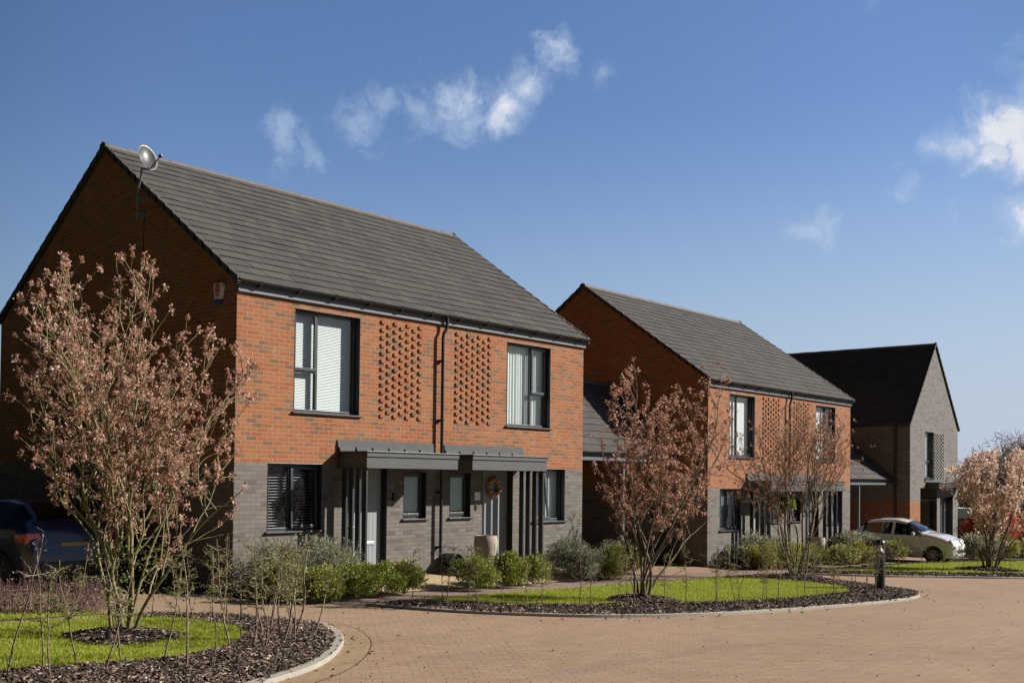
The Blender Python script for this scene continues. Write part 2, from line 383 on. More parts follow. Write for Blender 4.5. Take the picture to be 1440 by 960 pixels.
def paver(name, cols, mortar, ang, bw=.2, bh=.1, stain=.35, msize=.005):
    m, N, b, o = newmat(name); co = objco(N)
    mp = N.n('ShaderNodeMapping'); mp.inputs['Rotation'].default_value = (0,0,ang); N.set(mp.inputs[0], co)
    P = mp.outputs[0]
    jit = N.noise(P, 9, 2, .5, 0, out=1)
    Pj = N.vm('ADD', P, N.vm('MULTIPLY', N.vm('SUBTRACT', jit, (.5,.5,.5)), (.006,.006,0)))
    sx = N.n('ShaderNodeSeparateXYZ'); N.set(sx.inputs[0], Pj)
    vr = N.m('DIVIDE', sx.outputs[1], bh); row = N.m('FLOOR', vr)
    wr = N.n('ShaderNodeTexWhiteNoise', noise_dimensions='1D'); N.set(wr.inputs['W'], row)
    uu = N.m('ADD', N.m('DIVIDE', sx.outputs[0], bw), N.m('ADD', N.m('MULTIPLY', N.m('MODULO', N.m('ABSOLUTE', row), 2.), .5), N.m('MULTIPLY', wr.outputs['Value'], .12)))
    cu = N.m('FLOOR', uu); fu = N.m('MULTIPLY', N.m('FRACT', uu), bw); fv = N.m('MULTIPLY', N.m('FRACT', vr), bh)
    e = N.m('MINIMUM', N.m('MINIMUM', fu, N.m('SUBTRACT', bw, fu)), N.m('MINIMUM', fv, N.m('SUBTRACT', bh, fv)))
    mask = N.mr(e, msize*.35, msize, 0, 1, True)
    cx = N.n('ShaderNodeCombineXYZ'); N.set(cx.inputs[0], cu); N.set(cx.inputs[1], row)
    wn = N.n('ShaderNodeTexWhiteNoise', noise_dimensions='2D'); N.set(wn.inputs['Vector'], cx.outputs[0])
    base = N.ramp(wn.outputs['Value'], cols)
    fine = N.noise(co, 90, 4, .7)
    c = N.mix(N.mr(fine, .35, .7, 0, .28), base, tuple(q*.55 for q in cols[0][1]))
    big = N.noise(co, .45, 5, .62)
    c = N.mix(N.mr(big, .38, .68, 0, stain), c, tuple(q*.68 for q in cols[-1][1]))
    big2 = N.noise(N.vm('ADD', co, (13,5,0)), 1.7, 5, .65)
    c = N.mix(N.mr(big2, .55, .72, 0, stain*.8), c, tuple(q*.6 for q in cols[0][1]))
    tint = N.noise(N.vm('ADD', co, (3,31,0)), .22, 4, .6); c = N.mix(N.mr(tint, .4, .62, 0, .45), c, tuple(q*w for q, w in zip(cols[1][1], (1.02, 1.03, 1.12))))
    sp = N.noise(co, 5.5, 6, .75); c = N.mix(N.mr(sp, .66, .76, 0, .55), c, (.06,.05,.04))
    st = N.n('ShaderNodeMapping'); st.inputs['Scale'].default_value = (.16,1.5,1); st.inputs['Rotation'].default_value = (0,0,R_(28)); N.set(st.inputs[0], co)
    c = N.mix(N.mr(N.noise(st.outputs[0], 1.1, 5, .6), .54, .70, 0, stain*.7), c, (.12,.095,.075))
    # only some joints read dark, the rest are filled with pale sand
    jn = N.noise(co, 2.3, 4, .6); tl = N.n('ShaderNodeSeparateColor'); N.set(tl.inputs[0], wn.outputs['Color'])
    dk = N.m('MULTIPLY', N.mr(tl.outputs[2], .60, .66), N.mr(jn, .36, .56))
    c = N.mix(N.m('MULTIPLY', N.mr(e, msize*2.6, msize*1.0), N.m('MULTIPLY', dk, .55)), c, mortar)
    jc = N.mix(dk, tuple(q*.70 for q in cols[0][1]), mortar)
    c = N.mix(mask, jc, c)
    h = N.m('ADD', mask, N.m('ADD', N.m('MULTIPLY', fine, .3), N.m('MULTIPLY', tl.outputs[1], .5)))
    setb(N, b, col=c, rough=.88, spec=.25, nrm=bump(N, h, .004, .7)); return m
TAN = [(0,(0.2800,0.1880,0.1160)),(.35,(0.3200,0.2176,0.1360)),(.6,(0.2960,0.2096,0.1480)),(.85,(0.3520,0.2440,0.1560)),(1,(0.2640,0.1800,0.1200))]
M_road = paver('tan_block_paving', TAN, (.10,.075,.055), R_(40))
M_path = paver('brown_block_path', [(0,(0.2125,0.1487,0.1105)),(.5,(0.2635,0.1913,0.1445)),(1,(0.2295,0.1700,0.1360))], (0.0765,0.0595,0.0510), R_(90))
M_gravel = None
def gravel():
    m, N, b, o = newmat('pale_gravel'); co = objco(N)
    v = N.n('ShaderNodeTexVoronoi', feature='F1'); N.set(v.inputs['Vector'], co); v.inputs['Scale'].default_value = 70
    s = N.n('ShaderNodeSeparateColor'); N.set(s.inputs[0], v.outputs['Color'])
    c = N.ramp(s.outputs[0], [(0,(0.2640,0.1880,0.0960)),(.5,(0.3680,0.2720,0.1440)),(1,(0.4400,0.3440,0.2080))])
    c = N.mix(N.mr(N.noise(co, 3, 4), .4, .7, 0, .3), c, (.2,.15,.09))
    setb(N, b, col=c, rough=.9, nrm=bump(N, v.outputs['Distance'], .008, .8)); return m
M_gravel = gravel()
def ground_mat(name, a, b_, c_, sc=3.):
    m, N, b, o = newmat(name); co = objco(N)
    c = N.ramp(N.noise(co, sc, 6, .7), [(.25,a),(.5,b_),(.75,c_)])
    c = N.mix(N.mr(N.noise(co, sc*25, 4, .7), .3, .7, 0, .4), c, a)
    setb(N, b, col=c, rough=.95, spec=.1, nrm=bump(N, N.noise(co, sc*30, 4, .7), .01, .8)); return m
M_lawn = ground_mat('lawn_turf', (0.1125,0.1375,0.0175), (0.1750,0.2125,0.0250), (0.2375,0.2750,0.0375))
M_field = ground_mat('rough_ground', (.06,.07,.03), (.10,.10,.05), (.14,.12,.07), .5)
M_soil = ground_mat('mulch_soil', (.018,.013,.010), (.035,.025,.018), (.06,.042,.03), 9.)
def attr_mat(name, stops, rough=.7, trans=0., spec=.3, patch=None):
    m, N, b, o = newmat(name); at = N.n('ShaderNodeAttribute', attribute_name='rnd').outputs['Fac']
    c = N.ramp(at, stops)
    if patch: c = N.mix(N.mr(N.noise(objco(N), patch[0], 4, .6), .38, .66, 0, patch[2]), c, patch[1])
    setb(N, b, col=c, rough=rough, spec=spec)
    if trans:
        tr = N.n('ShaderNodeBsdfTranslucent'); N.set(tr.inputs[0], c); mx = N.n('ShaderNodeMixShader'); mx.inputs[0].default_value = trans
        L = m.node_tree.links; L.new(b.outputs[0], mx.inputs[1]); L.new(tr.outputs[0], mx.inputs[2]); L.new(mx.outputs[0], o.inputs[0])
    return m
M_chip = attr_mat('bark_chip', [(0,(.025,.017,.013)),(.55,(.075,.050,.037)),(.8,(.17,.12,.09)),(.93,(.32,.25,.19)),(1,(.42,.35,.29))], .85)
M_grass = attr_mat('grass_blade', [(0,(0.2048,0.2432,0.0192)),(.5,(0.3456,0.3968,0.0320)),(.85,(0.4608,0.4992,0.0512)),(1,(0.6144,0.5504,0.1792))], .6, .35, patch=(.9,(0.2432,0.2688,0.0384),.55))
M_bl1 = attr_mat('copper_blossom', [(0,(.30,.13,.08)),(.35,(.46,.25,.17)),(.62,(.62,.41,.32)),(.82,(.74,.57,.48)),(.9,(.86,.78,.70)),(1,(.9,.86,.8))], .7, .45)
M_bl2 = attr_mat('rusty_blossom', [(0,(.22,.09,.055)),(.4,(.36,.18,.12)),(.75,(.50,.29,.21)),(.93,(.64,.46,.37)),(1,(.8,.7,.62))], .7, .45)
M_bl4 = attr_mat('beige_blossom', [(0,(.56,.39,.29)),(.4,(.72,.54,.43)),(.8,(.83,.68,.57)),(1,(.92,.85,.76))], .7, .45)
M_bark = None
def bark(name, a, b_, c_):
    m, N, b, o = newmat(name); co = objco(N)
    c = N.ramp(N.noise(co, 11, 5, .7), [(.3,a),(.5,b_),(.72,c_)])
    setb(N, b, col=c, rough=.85, spec=.2, nrm=bump(N, N.noise(co, 60, 4, .6), .004, .6)); return m
M_bark = bark('olive_bark', (.09,.075,.035), (.20,.17,.085), (.33,.29,.19))
M_bark2 = bark('brown_bark', (.06,.045,.032), (.15,.115,.08), (.30,.25,.19))
M_whip = bark('sapling_bark', (.07,.05,.04), (.20,.15,.11), (.36,.30,.24))
M_whipleaf = attr_mat('sapling_leaf', [(0,(.15,.105,.05)),(.35,(.22,.17,.07)),(.6,(.17,.21,.05)),(1,(.27,.34,.07))], .6, .3)
M_whiptwig = attr_mat('sapling_bud', [(0,(.13,.08,.05)),(.6,(.24,.17,.10)),(1,(.40,.33,.24))], .7, .2)
M_leafg = attr_mat('glossy_green_leaf', [(0,(.08,.10,.012)),(.45,(.19,.225,.03)),(.8,(.31,.34,.06)),(1,(.48,.48,.16))], .4, .35, .5)
M_leafo = attr_mat('olive_green_leaf', [(0,(.11,.12,.02)),(.5,(.25,.255,.06)),(1,(.44,.43,.15))], .5, .35, .4)
M_leafs = attr_mat('silver_green_leaf', [(0,(.12,.13,.08)),(.5,(.26,.275,.18)),(.85,(.42,.44,.31)),(1,(.58,.59,.46))], .6, .3, .3)
M_leafy = attr_mat('yellow_green_leaf', [(0,(.12,.13,.02)),(.6,(.28,.27,.05)),(1,(.45,.40,.12))], .5, .3)
M_leafr = attr_mat('red_young_leaf', [(0,(.20,.045,.025)),(.45,(.48,.09,.04)),(.8,(.62,.16,.07)),(1,(.42,.30,.10))], .4, .3)
M_leafp = attr_mat('purple_brown_leaf', [(0,(.045,.022,.022)),(.6,(.12,.065,.06)),(1,(.25,.17,.15))], .6, .15)
M_twiggrey = attr_mat('bare_twig', [(0,(0.1800,0.1500,0.1300)),(.6,(0.3400,0.2800,0.2400)),(1,(0.5200,0.4200,0.3400))], .8, .1)
M_flower = attr_mat('dried_flower', [(0,(.35,.07,.05)),(.4,(.55,.33,.22)),(.8,(.70,.55,.40)),(1,(.5,.45,.3))], .7, .2)

# ------------------------------------------------------------------ ground
BIG = 420
sheet('ground', [(-BIG,-BIG),(BIG,-BIG),(BIG,BIG),(-BIG,BIG)], -.03, M_field)
sheet('road', [(-13,-19),(50,-19),(50,-8.0),(40,-5.6),(31.4,-3.2),(31.4,8),(-6.5,8),(-6.5,-1.5),(-13,-8)], 0, M_road)  # outline cut back out of view so less light bounces onto shaded walls
PATH_Y0, PATH_Y1 = -2.5, -1.2
sheet('path', [(.62,PATH_Y0),(34,PATH_Y0),(34,PATH_Y1),(.42,PATH_Y1)], .004, M_path)
sheet('path', [(-14,-1.95),(-2.3,-1.95),(-1.9,-1.42),(-14,-1.42)], .004, M_path)

def ribbon(name, line, off0, off1, z0, z1, mat, fn=gz, cuts=None):
    P = np.array(line); T = np.gradient(P, axis=0); T /= np.linalg.norm(T, axis=1, keepdims=True)
    Nn = np.stack([T[:,1], -T[:,0]], 1); n = len(P)
    prof = [(off0, z0), (off0, z1-.008), (off0+.012, z1), (off1-.012, z1), (off1, z1-.008), (off1, z0)]
    V = []
    for i in range(n):
        for (w, z) in prof:
            x, y = P[i]+Nn[i]*w; V.append((x, y, fn(x,y)+z))
    k = len(prof); F = [(i*k+j, i*k+j+1, (i+1)*k+j+1, (i+1)*k+j) for i in range(n-1) for j in range(k-1)]
    o = mesh_np(name, V, F, mat); return o
# left island
KL = smooth_line([(-2.62,-1.97),(-2.02,-2.62),(-1.66,-3.5),(-1.62,-4.15),(-2.12,-5.08),(-2.81,-5.87),(-3.7,-6.62),(-4.6,-7.1),(-6.0,-7.62),(-8.5,-8.1),(-13,-8.4)])
isl_l = [tuple(p) for p in KL]+[(-14,-8.4),(-14,-1.96)]
LAWN_L = [tuple(p) for p in smooth_line([(-14,-5.6),(-8,-5.42),(-6.26,-5.36),(-5.6,-5.42),(-4.8,-5.56),(-4.1,-5.4),(-3.45,-4.98),(-2.85,-4.3),(-2.6,-3.55),(-2.72,-2.7),(-3.1,-2.15)])]+[(-3.6,-1.98),(-14,-1.98)]
# centre island
KC = smooth_line([(.72,-2.56),(.86,-3.11),(1.16,-4.05),(1.80,-5.03),(2.64,-5.86),(4.22,-6.63),(6.46,-7.13),(8.71,-7.47),(10.24,-7.52),(11.34,-7.35),(12.33,-6.85),(12.85,-6.1),(13.6,-5.0),(14.2,-3.9),(14.4,-3.1),(14.2,-2.56)])
isl_c = [tuple(p) for p in KC]
LAWN_C = [tuple(p) for p in smooth_line([(1.5,-2.53),(2.0,-3.05),(2.74,-4.1),(4.07,-4.86),(5.82,-5.7),(7.4,-6.1),(9.03,-6.24),(10.6,-6.15),(11.5,-5.8),(12.1,-5.1),(12.4,-4.2),(12.2,-3.3),(11.6,-2.6)])]
# right bed
KR = smooth_line([(15.2,-2.56),(15.5,-2.9),(16.07,-3.62),(16.9,-4.6),(18.25,-5.6),(19.96,-6.95),(23,-8.6),(27,-9.6),(34,-10.4)])
isl_r = [tuple(p) for p in KR]+[(34,-6.0),(30.8,-4.3),(27.6,-3.2),(24,-2.56)]
LAWN_R = [(16.6,-2.75),(17.6,-3.6),(18.9,-4.7),(20.3,-5.7),(22.5,-7.2),(26,-8.4),(33,-9.4),(33,-5.9),(30.6,-4.5),(27.4,-3.35),(24,-2.75)]
for nm, isl, kl, lawn in (('left', isl_l, KL, LAWN_L), ('centre', isl_c, KC, LAWN_C), ('right', isl_r, KR, LAWN_R)):
    sheet('mulch_bed', isl, .035, M_soil)
    sheet('lawn', lawn, .043, M_lawn)
    sgn = -1 if nm != 'x' else 1
    o = ribbon('kerb', kl, -.11, .03, -.02, .048, M_concrete); tag(o, kind='structure')
sheet('lawn', [(-14,-1.42),(-2.9,-1.42),(-3.4,-.75),(-4.0,-.2),(-14,-.2)], .012, M_lawn)
# flush edging where the private road leaves, and a curved border course round the left island
tag(ribbon('edging', smooth_line([(.42,-1.2),(.5,-1.9),(.72,-2.56)]), -.05, .05, -.02, .009, M_concrete), kind='structure')
M_border = paver('tan_border_course', [(0,(0.2880,0.2000,0.1160)),(.5,(0.3200,0.2240,0.1320)),(1,(0.2960,0.2080,0.1280))], (0.0720,0.0560,0.0400), 0, stain=.2)
def border(kl, w0, w1):
    P = np.array(kl); T = np.gradient(P, axis=0); T /= np.linalg.norm(T, axis=1, keepdims=True); Nn = np.stack([T[:,1], -T[:,0]], 1)
    V = []; 
    for i in range(len(P)):
        for w in (w0, w1): x, y = P[i]-Nn[i]*w; V.append((x, y, gz(x)+.004))
    F = [(2*i, 2*i+1, 2*i+3, 2*i+2) for i in range(len(P)-1)]
    return tag(mesh_np('paving_border', V, F, M_border), kind='structure')
border(KL, .112, .42)
b2 = border(KL, .42, .432); b2.data.materials.clear(); b2.data.materials.append(M_soil); b2.name = 'paving_joint'
# gravel aprons up to the front doors
for hx, hz in ((0,0),(15.768,-.4)):
    V = []
    def apz(x, y): return gz(x)+.006+.20*max(0., min(1., (y+1.25)/1.2))**1.0
    gx = np.linspace(hx+1.6, hx+10.6, 19); gy = np.linspace(-1.19, .3, 9)
    V = [(x, y, apz(x,y)) for y in gy for x in gx]
    F = [(j*19+i, j*19+i+1, (j+1)*19+i+1, (j+1)*19+i) for j in range(8) for i in range(18)]
    tag(mesh_np('gravel_apron', V, F, M_gravel, smooth=True), kind='structure')
    tag(sheet('planting_bed', [(hx-.2,-1.19),(hx+1.62,-1.19),(hx+1.62,.2),(hx-.2,.2)], .03, M_soil))

# ------------------------------------------------------------------ mulch chips and grass
def sample(poly, dens, bbox=None, holes=()):
    P = np.array(poly); lo, hi = P.min(0), P.max(0)
    if bbox: lo = np.maximum(lo, bbox[:2]); hi = np.minimum(hi, bbox[2:])
    n = int((hi-lo).prod()*dens); Q = rng.uniform(lo, hi, (n,2)); k = inpoly(Q, poly)
    for h in holes: k &= ~inpoly(Q, h)
    return Q[k]
def chips(Q, size, z=.04, name='bark_mulch', jz=.02, zfn=None):
    n = len(Q); a = rng.uniform(0, 2*np.pi, n)
    tilt = rng.normal(0, .35, n)
    A = np.stack([np.cos(a)*np.cos(tilt), np.sin(a)*np.cos(tilt), np.sin(tilt)], 1)
    L = size*rng.uniform(.35, 1.25, n)[:,None]
    B = perp(A); B[:,2] *= .5; B /= np.linalg.norm(B, axis=1, keepdims=True)
    Wd = L*rng.uniform(.22, .55, (n,1))
    zz = gz(Q[:,0])+z+rng.random(n)*jz
    if zfn is not None: zz = zz+zfn(Q)
    C = np.column_stack([Q, zz])
    A = A*L/2; B = B*Wd/2; Nn = np.cross(A, B); Nn /= np.linalg.norm(Nn, axis=1, keepdims=True)+1e-9; Nn = Nn*.003
    V = np.stack([C-A-B, C+A-B*.7, C+A*.9+B, C-A*.8+B*1.1], 1)
    V = np.concatenate([V-Nn[:,None], V+Nn[:,None]], 1).reshape(-1,3)
    F = (BOXF[None]+8*np.arange(n)[:,None,None]).reshape(-1,4)
    fr = np.repeat(rng.random(n), 6)
    return tag(mesh_np(name, V, F, M_chip, fr=fr, uv=False), kind='stuff')
TREES = [(-4.25,-3.95,.62),(5.0,-4.85,.62),(13.35,-3.75,.7),(22.6,-5.4,.9)]
def mound(Q):
    h = np.zeros(len(Q))
    for (x, y, r) in TREES:
        d = np.hypot(Q[:,0]-x, Q[:,1]-y)/r; h = np.maximum(h, .10*np.clip(1-d, 0, 1)**.7)
    return h
chips(sample(isl_l, 1500, (-8.5,-8,0,0), [LAWN_L]), .055, zfn=mound)
chips(sample(isl_c, 850, None, [LAWN_C]), .06, zfn=mound)
chips(sample(isl_r, 420, (14,-10,30,0), [LAWN_R]), .075, jz=.05, zfn=mound)
for (x, y, r), (dn, sz) in zip(TREES, ((1500,.055),(1000,.06),(500,.08),(300,.1))):
    n = int(dn*r*r*4*1.3); a = rng.uniform(0, 6.283, n); q = r*1.02*np.sqrt(rng.random(n))*(1+.12*np.sin(3*a+x))
    Q = np.stack([x+q*np.cos(a), y+q*np.sin(a)], 1); chips(Q, sz, z=.045, zfn=mound, name='mulch_mound')
    mb = MB(); ring = [(r*f*(1+.0), .10*(1-f)**.7) for f in (1.,.8,.55,.3,.08)]
    mb.lathe((x, y, gz(x)+.040), [(r_, h) for r_, h in ring], 28); mb.build('soil_mound', M_soil, uv=False)['kind'] = 'structure'

def grass(poly, dens, h, bbox, holes=(), wd=.006, name='grass', base=.04):
    Q = sample(poly, dens, bbox, holes)
    for (x, y, r) in TREES: Q = Q[np.hypot(Q[:,0]-x, Q[:,1]-y) > r*.86]
    n = len(Q); a = rng.uniform(0, 6.283, n); hh = h*rng.uniform(.5, 1.3, n)
    lean = rng.normal(0, .45, (n,2))*hh[:,None]
    C = np.column_stack([Q, gz(Q[:,0])+base]); dx = np.stack([np.cos(a), np.sin(a), 0*a], 1)*wd/2
    T = C+np.column_stack([lean, hh])
    V = np.stack([C-dx, C+dx, T], 1).reshape(-1,3); F = np.arange(3*n).reshape(n,3)
    return tag(mesh_np(name, V, F, M_grass, fr=rng.random(n), uv=False), kind='stuff')
grass(LAWN_L, 4200, .035, (-8.5,-6,-2,-1.9), wd=.007)
grass(LAWN_C, 2300, .035, (1,-6.5,13,-2.5), wd=.009)
grass(LAWN_R, 800, .04, (16,-10,33,-2.7), wd=.018)
grass([(-8,-1.42),(-2.9,-1.42),(-3.4,-.75),(-4.0,-.2),(-8,-.2)], 1800, .04, None, base=.01, wd=.01)

# ------------------------------------------------------------------ houses
ZB, ZT, HL, HW = 2.025, 4.875, 9.776, 8.726
ZR, ZE, OV = 8.2386, 5.1253, .0725
def wall_panel(mb, x0, x1, z0, z1, ops, y=0, thick=.3, mi=0):
    """wall along x with rectangular openings"""
    xs = sorted({x0, x1, *[q for o in ops for q in (max(x0,o[0]), min(x1,o[1]))]}); zs = sorted({z0, z1, *[q for o in ops for q in (max(z0,o[2]), min(z1,o[3]))]})
    def hole(cx, cz): return any(o[0] < cx < o[1] and o[2] < cz < o[3] for o in ops)
    for i in range(len(xs)-1):
        for j in range(len(zs)-1):
            a, b, c, d = xs[i], xs[i+1], zs[j], zs[j+1]
            if hole((a+b)/2, (c+d)/2): continue
            mb.quad((a,y,c),(b,y,c),(b,y,d),(a,y,d), mi)
            mb.quad((b,y+thick,c),(a,y+thick,c),(a,y+thick,d),(b,y+thick,d), mi)
    for (a, b, c, d) in ops:
        if c >= z1 or d <= z0: continue
        c, d = max(c, z0), min(d, z1)
        mb.quad((a,y,c),(a,y+thick,c),(a,y+thick,d),(a,y,d), mi); mb.quad((b,y,c),(b,y,d),(b,y+thick,d),(b,y+thick,c), mi)
        mb.quad((a,y,c),(b,y,c),(b,y+thick,c),(a,y+thick,c), mi); mb.quad((a,y,d),(a,y+thick,d),(b,y+thick,d),(b,y,d), mi)

def frame_ring(mb, x0, x1, z0, z1, w, y0, y1, mi=0):
    mb.box(x0, x1, y0, y1, z1-w, z1, mi); mb.box(x0, x1, y0, y1, z0, z0+w, mi)
    mb.box(x0, x0+w, y0+.001, y1-.001, z0+w, z1-w, mi); mb.box(x1-w, x1, y0+.001, y1-.001, z0+w, z1-w, mi)

def window(parent, x0, x1, z0, z1, panes, y=0, blind='white', setb_=.13, sill=True, tilt=None, label=None, slit=.028, bdrop=0.):
    """panes: list of (u0,u1,v0,v1,casement) in fractions of the opening"""
    root = MB()
    lt = .012
    root.box(x0+.002, x0+lt, y-.006, y+setb_, z0+.002, z1-.002); root.box(x1-lt, x1-.002, y-.006, y+setb_, z0+.002, z1-.002)
    root.box(x0+lt, x1-lt, y-.006, y+setb_, z1-lt, z1-.002)
    fx0, fx1, fz0, fz1 = x0+lt, x1-lt, z0+.02, z1-lt
    fy0, fy1 = y+setb_-.02, y+setb_+.05
    frame_ring(root, fx0, fx1, fz0, fz1, .045, fy0, fy1)
    us = sorted({p[0] for p in panes if p[0] > 0}); w_, h_ = fx1-fx0, fz1-fz0
    for u in us: root.box(fx0+u*w_-.025, fx0+u*w_+.025, fy0+.002, fy1-.002, fz0+.045, fz1-.045)
    for p in panes:
        if p[2] > 0: root.box(fx0+p[0]*w_+(.026 if p[0] > 0 else .045), fx0+p[1]*w_-(.026 if p[1] < 1 else .045), fy0+.003, fy1-.003, fz0+p[2]*h_-.025, fz0+p[2]*h_+.025)
    wo = root.build('window', M_frame, parent, bevel=.003)
    for (u0, u1, v0, v1, cas) in panes:
        a, b = fx0+u0*w_+(.026 if u0 > 0 else .046), fx0+u1*w_-(.026 if u1 < 1 else .046)
        c, d = fz0+v0*h_+(.026 if v0 > 0 else .046), fz0+v1*h_-(.026 if v1 < 1 else .046)
        Mx = None
        if cas:
            m = MB()
            m2 = MB()
            if tilt and cas == 2:
                Mx = Matrix.Translation((0, fy0-.02, d)) @ Matrix.Rotation(-tilt, 4, 'X') @ Matrix.Translation((0, -fy0+.02, -d))
            for q in ((a-.015, b+.015, fy0-.022, fy0+.02, d-.04, d+.015), (a-.015, b+.015, fy0-.022, fy0+.02, c-.015, c+.04), (a-.015, a+.04, fy0-.021, fy0+.019, c+.04, d-.04), (b-.04, b+.015, fy0-.021, fy0+.019, c+.04, d-.04)):
                m.box(*q, M=Mx)
            m.build('casement', M_frame, wo, bevel=.003)
            a += .04; b -= .04; c += .04; d -= .04
            g = MB(); g.raw([tuple(Mx @ Vector(q)) if Mx else q for q in ((a-.003,fy0+.003,c-.003),(b+.003,fy0+.003,c-.003),(b+.003,fy0+.003,d+.003),(a-.003,fy0+.003,d+.003))], [(0,1,2,3)]); g.build('pane', M_glass, wo)
        else:
            g = MB(); g.quad((a-.004,fy0+.02,c-.004),(b+.004,fy0+.02,c-.004),(b+.004,fy0+.02,d+.004),(a-.004,fy0+.02,d+.004)); g.build('pane', M_glass, wo)
    if sill:
        s = MB(); s.prism([(y-.055, z0-.022), (y-.055, z0+.002), (y+setb_-.02, z0+.018), (y+setb_-.02, z0-.004), (y-.045, z0-.03)], 'x', x0-.045, x1+.045)
        s.build('sill', M_zinc if False else M_anth, wo, bevel=.002)
    bl = MB(); by = fy1+.045
    if blind in ('white', 'dark'):
        ang = R_(62) if blind == 'white' else R_(12)
        mt = M_blind if blind == 'white' else M_blinddk
        n = int((fz1-fz0)/slit); half = slit*(.53 if blind == 'white' else .42)
        for k in range(n):
            zc = fz0+.03+k*slit
            if zc > fz1-.02: break
            dy, dz = half*math.cos(ang), half*math.sin(ang)
            bl.quad((fx0+.02, by-dy, zc-dz), (fx1-.02, by-dy, zc-dz), (fx1-.02, by+dy, zc+dz), (fx0+.02, by+dy, zc+dz))
        bl.build('blind', mt, wo)
    elif blind == 'curtain':
        n = int((fx1-fx0)/.02); V = []; 
        for k in range(n+1):
            x = fx0+.01+(fx1-fx0-.02)*k/n; yy = by+.014*math.sin(k*1.3)+.006*math.sin(k*.37)
            V += [(x, yy, fz0+.02), (x, yy, fz1-.02)]
        F = [(2*k, 2*k+2, 2*k+3, 2*k+1) for k in range(n)]
        bl.raw(V, F); bl.build('curtain', M_blinddk if label == 'grey' else M_blind, wo, smooth=True)
    elif blind == 'sheer':
        bl.box(fx0+.02, fx1-.02, by-.01, by-.006, fz0+.06, fz1-.02); bl.build('roller_blind', M_white, wo)
    elif blind == 'frost':
        bl.box(fx0+.01, fx1-.01, fy0+.04, fy0+.045, fz0+.12, fz1-.01); bl.build('roller_blind', M_curtain, wo)
        s = MB(); s.box(fx0, fx1, fy1+.001, fy1+.22, fz0-.01, fz0+.02); s.build('window_board', M_white, wo)
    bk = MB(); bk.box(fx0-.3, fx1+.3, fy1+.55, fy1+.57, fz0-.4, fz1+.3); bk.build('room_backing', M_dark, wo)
    return wo

def tile_roof(x0, x1, y0, z0, y1, z1, gauge, tw, name, parent, lift=.0215, th=.011):
    """courses of tiles from eave (y0,z0) up to ridge (y1,z1)"""
    sl = math.hypot(y1-y0, z1-z0); d = np.array([0, (y1-y0)/sl, (z1-z0)/sl]); nrm = np.array([0, -d[2], d[1]])
    if y1 < y0: nrm = np.array([0, d[2]*1., -d[1]])
    if nrm[2] < 0: nrm = -nrm
    nc = int(math.ceil(sl/gauge)); V = []; F = []; fr = []; k = 0
    g = sl/nc
    for c in range(nc):
        off = (tw/2 if c % 2 else 0)
        xs = [x0]+list(np.arange(x0+tw-off if off else x0+tw, x1-.04, tw))+[x1]
        for i in range(len(xs)-1):
            a, b = xs[i]+(.0026 if i else 0), xs[i+1]-(.0026 if i < len(xs)-2 else 0)
            j1 = random.uniform(-.004, .0035); rv = random.random()
            s0, s1 = c*g-.02+random.uniform(-.005,.005), (c+1)*g+.03
            lo = lift+j1
            pts = []
            for (s_, lf) in ((s0, lo), (s1, .0)):
                for h in (0, th):
                    pts.append(np.array([0, y0, z0])+d*s_+nrm*(lf+h))
            for p in pts:
                for x in (a, b): V.append((x, p[1], p[2]))
            F += [tuple(k+q for q in f) for f in ((0,1,3,2),(4,6,7,5),(0,4,5,1),(2,3,7,6),(0,2,6,4),(1,5,7,3))]; fr += [rv]*6; k += 8
    o = mesh_np(name, V, F, M_tile, parent, fr=fr, uv=False)
    bm = bmesh.new(); bm.from_mesh(o.data); bmesh.ops.recalc_face_normals(bm, faces=bm.faces); bm.to_mesh(o.data); bm.free()
    return o

def ridge_line(mb, x0, x1, y, z, seg=.45, w=.11, drop=.075):
    n = max(1, int((x1-x0)/seg)); L = (x1-x0)/n
    for k in range(n):
        a = x0+k*L+.003; b = x0+(k+1)*L-.003; j = random.uniform(-.004,.004)
        mb.prism([(y-w, z-drop+j), (y-w*.45, z-.012+j), (y, z+.012+j), (y+w*.45, z-.012+j), (y+w, z-drop+j), (y+w-.01, z-drop-.02), (y-w+.01, z-drop-.02)], 'x', a, b)

def brick_panel(parent, xc0, ncol, z0, nrow, y=0, dx=.16875, odd_first=True, proj=.032, mat=None):
    mb = MB()
    for c in range(ncol):
        x = xc0+c*dx; n = nrow-(c % 2)
        for r in range(n):
            zz = z0+(r*2+(c % 2))*.075+.006
            mb.box(x, x+.102, y-proj*random.uniform(.85,1.1), y+.01, zz, zz+.064)
    return mb.build('corbelled_brick_panel', mat or M_red, parent)

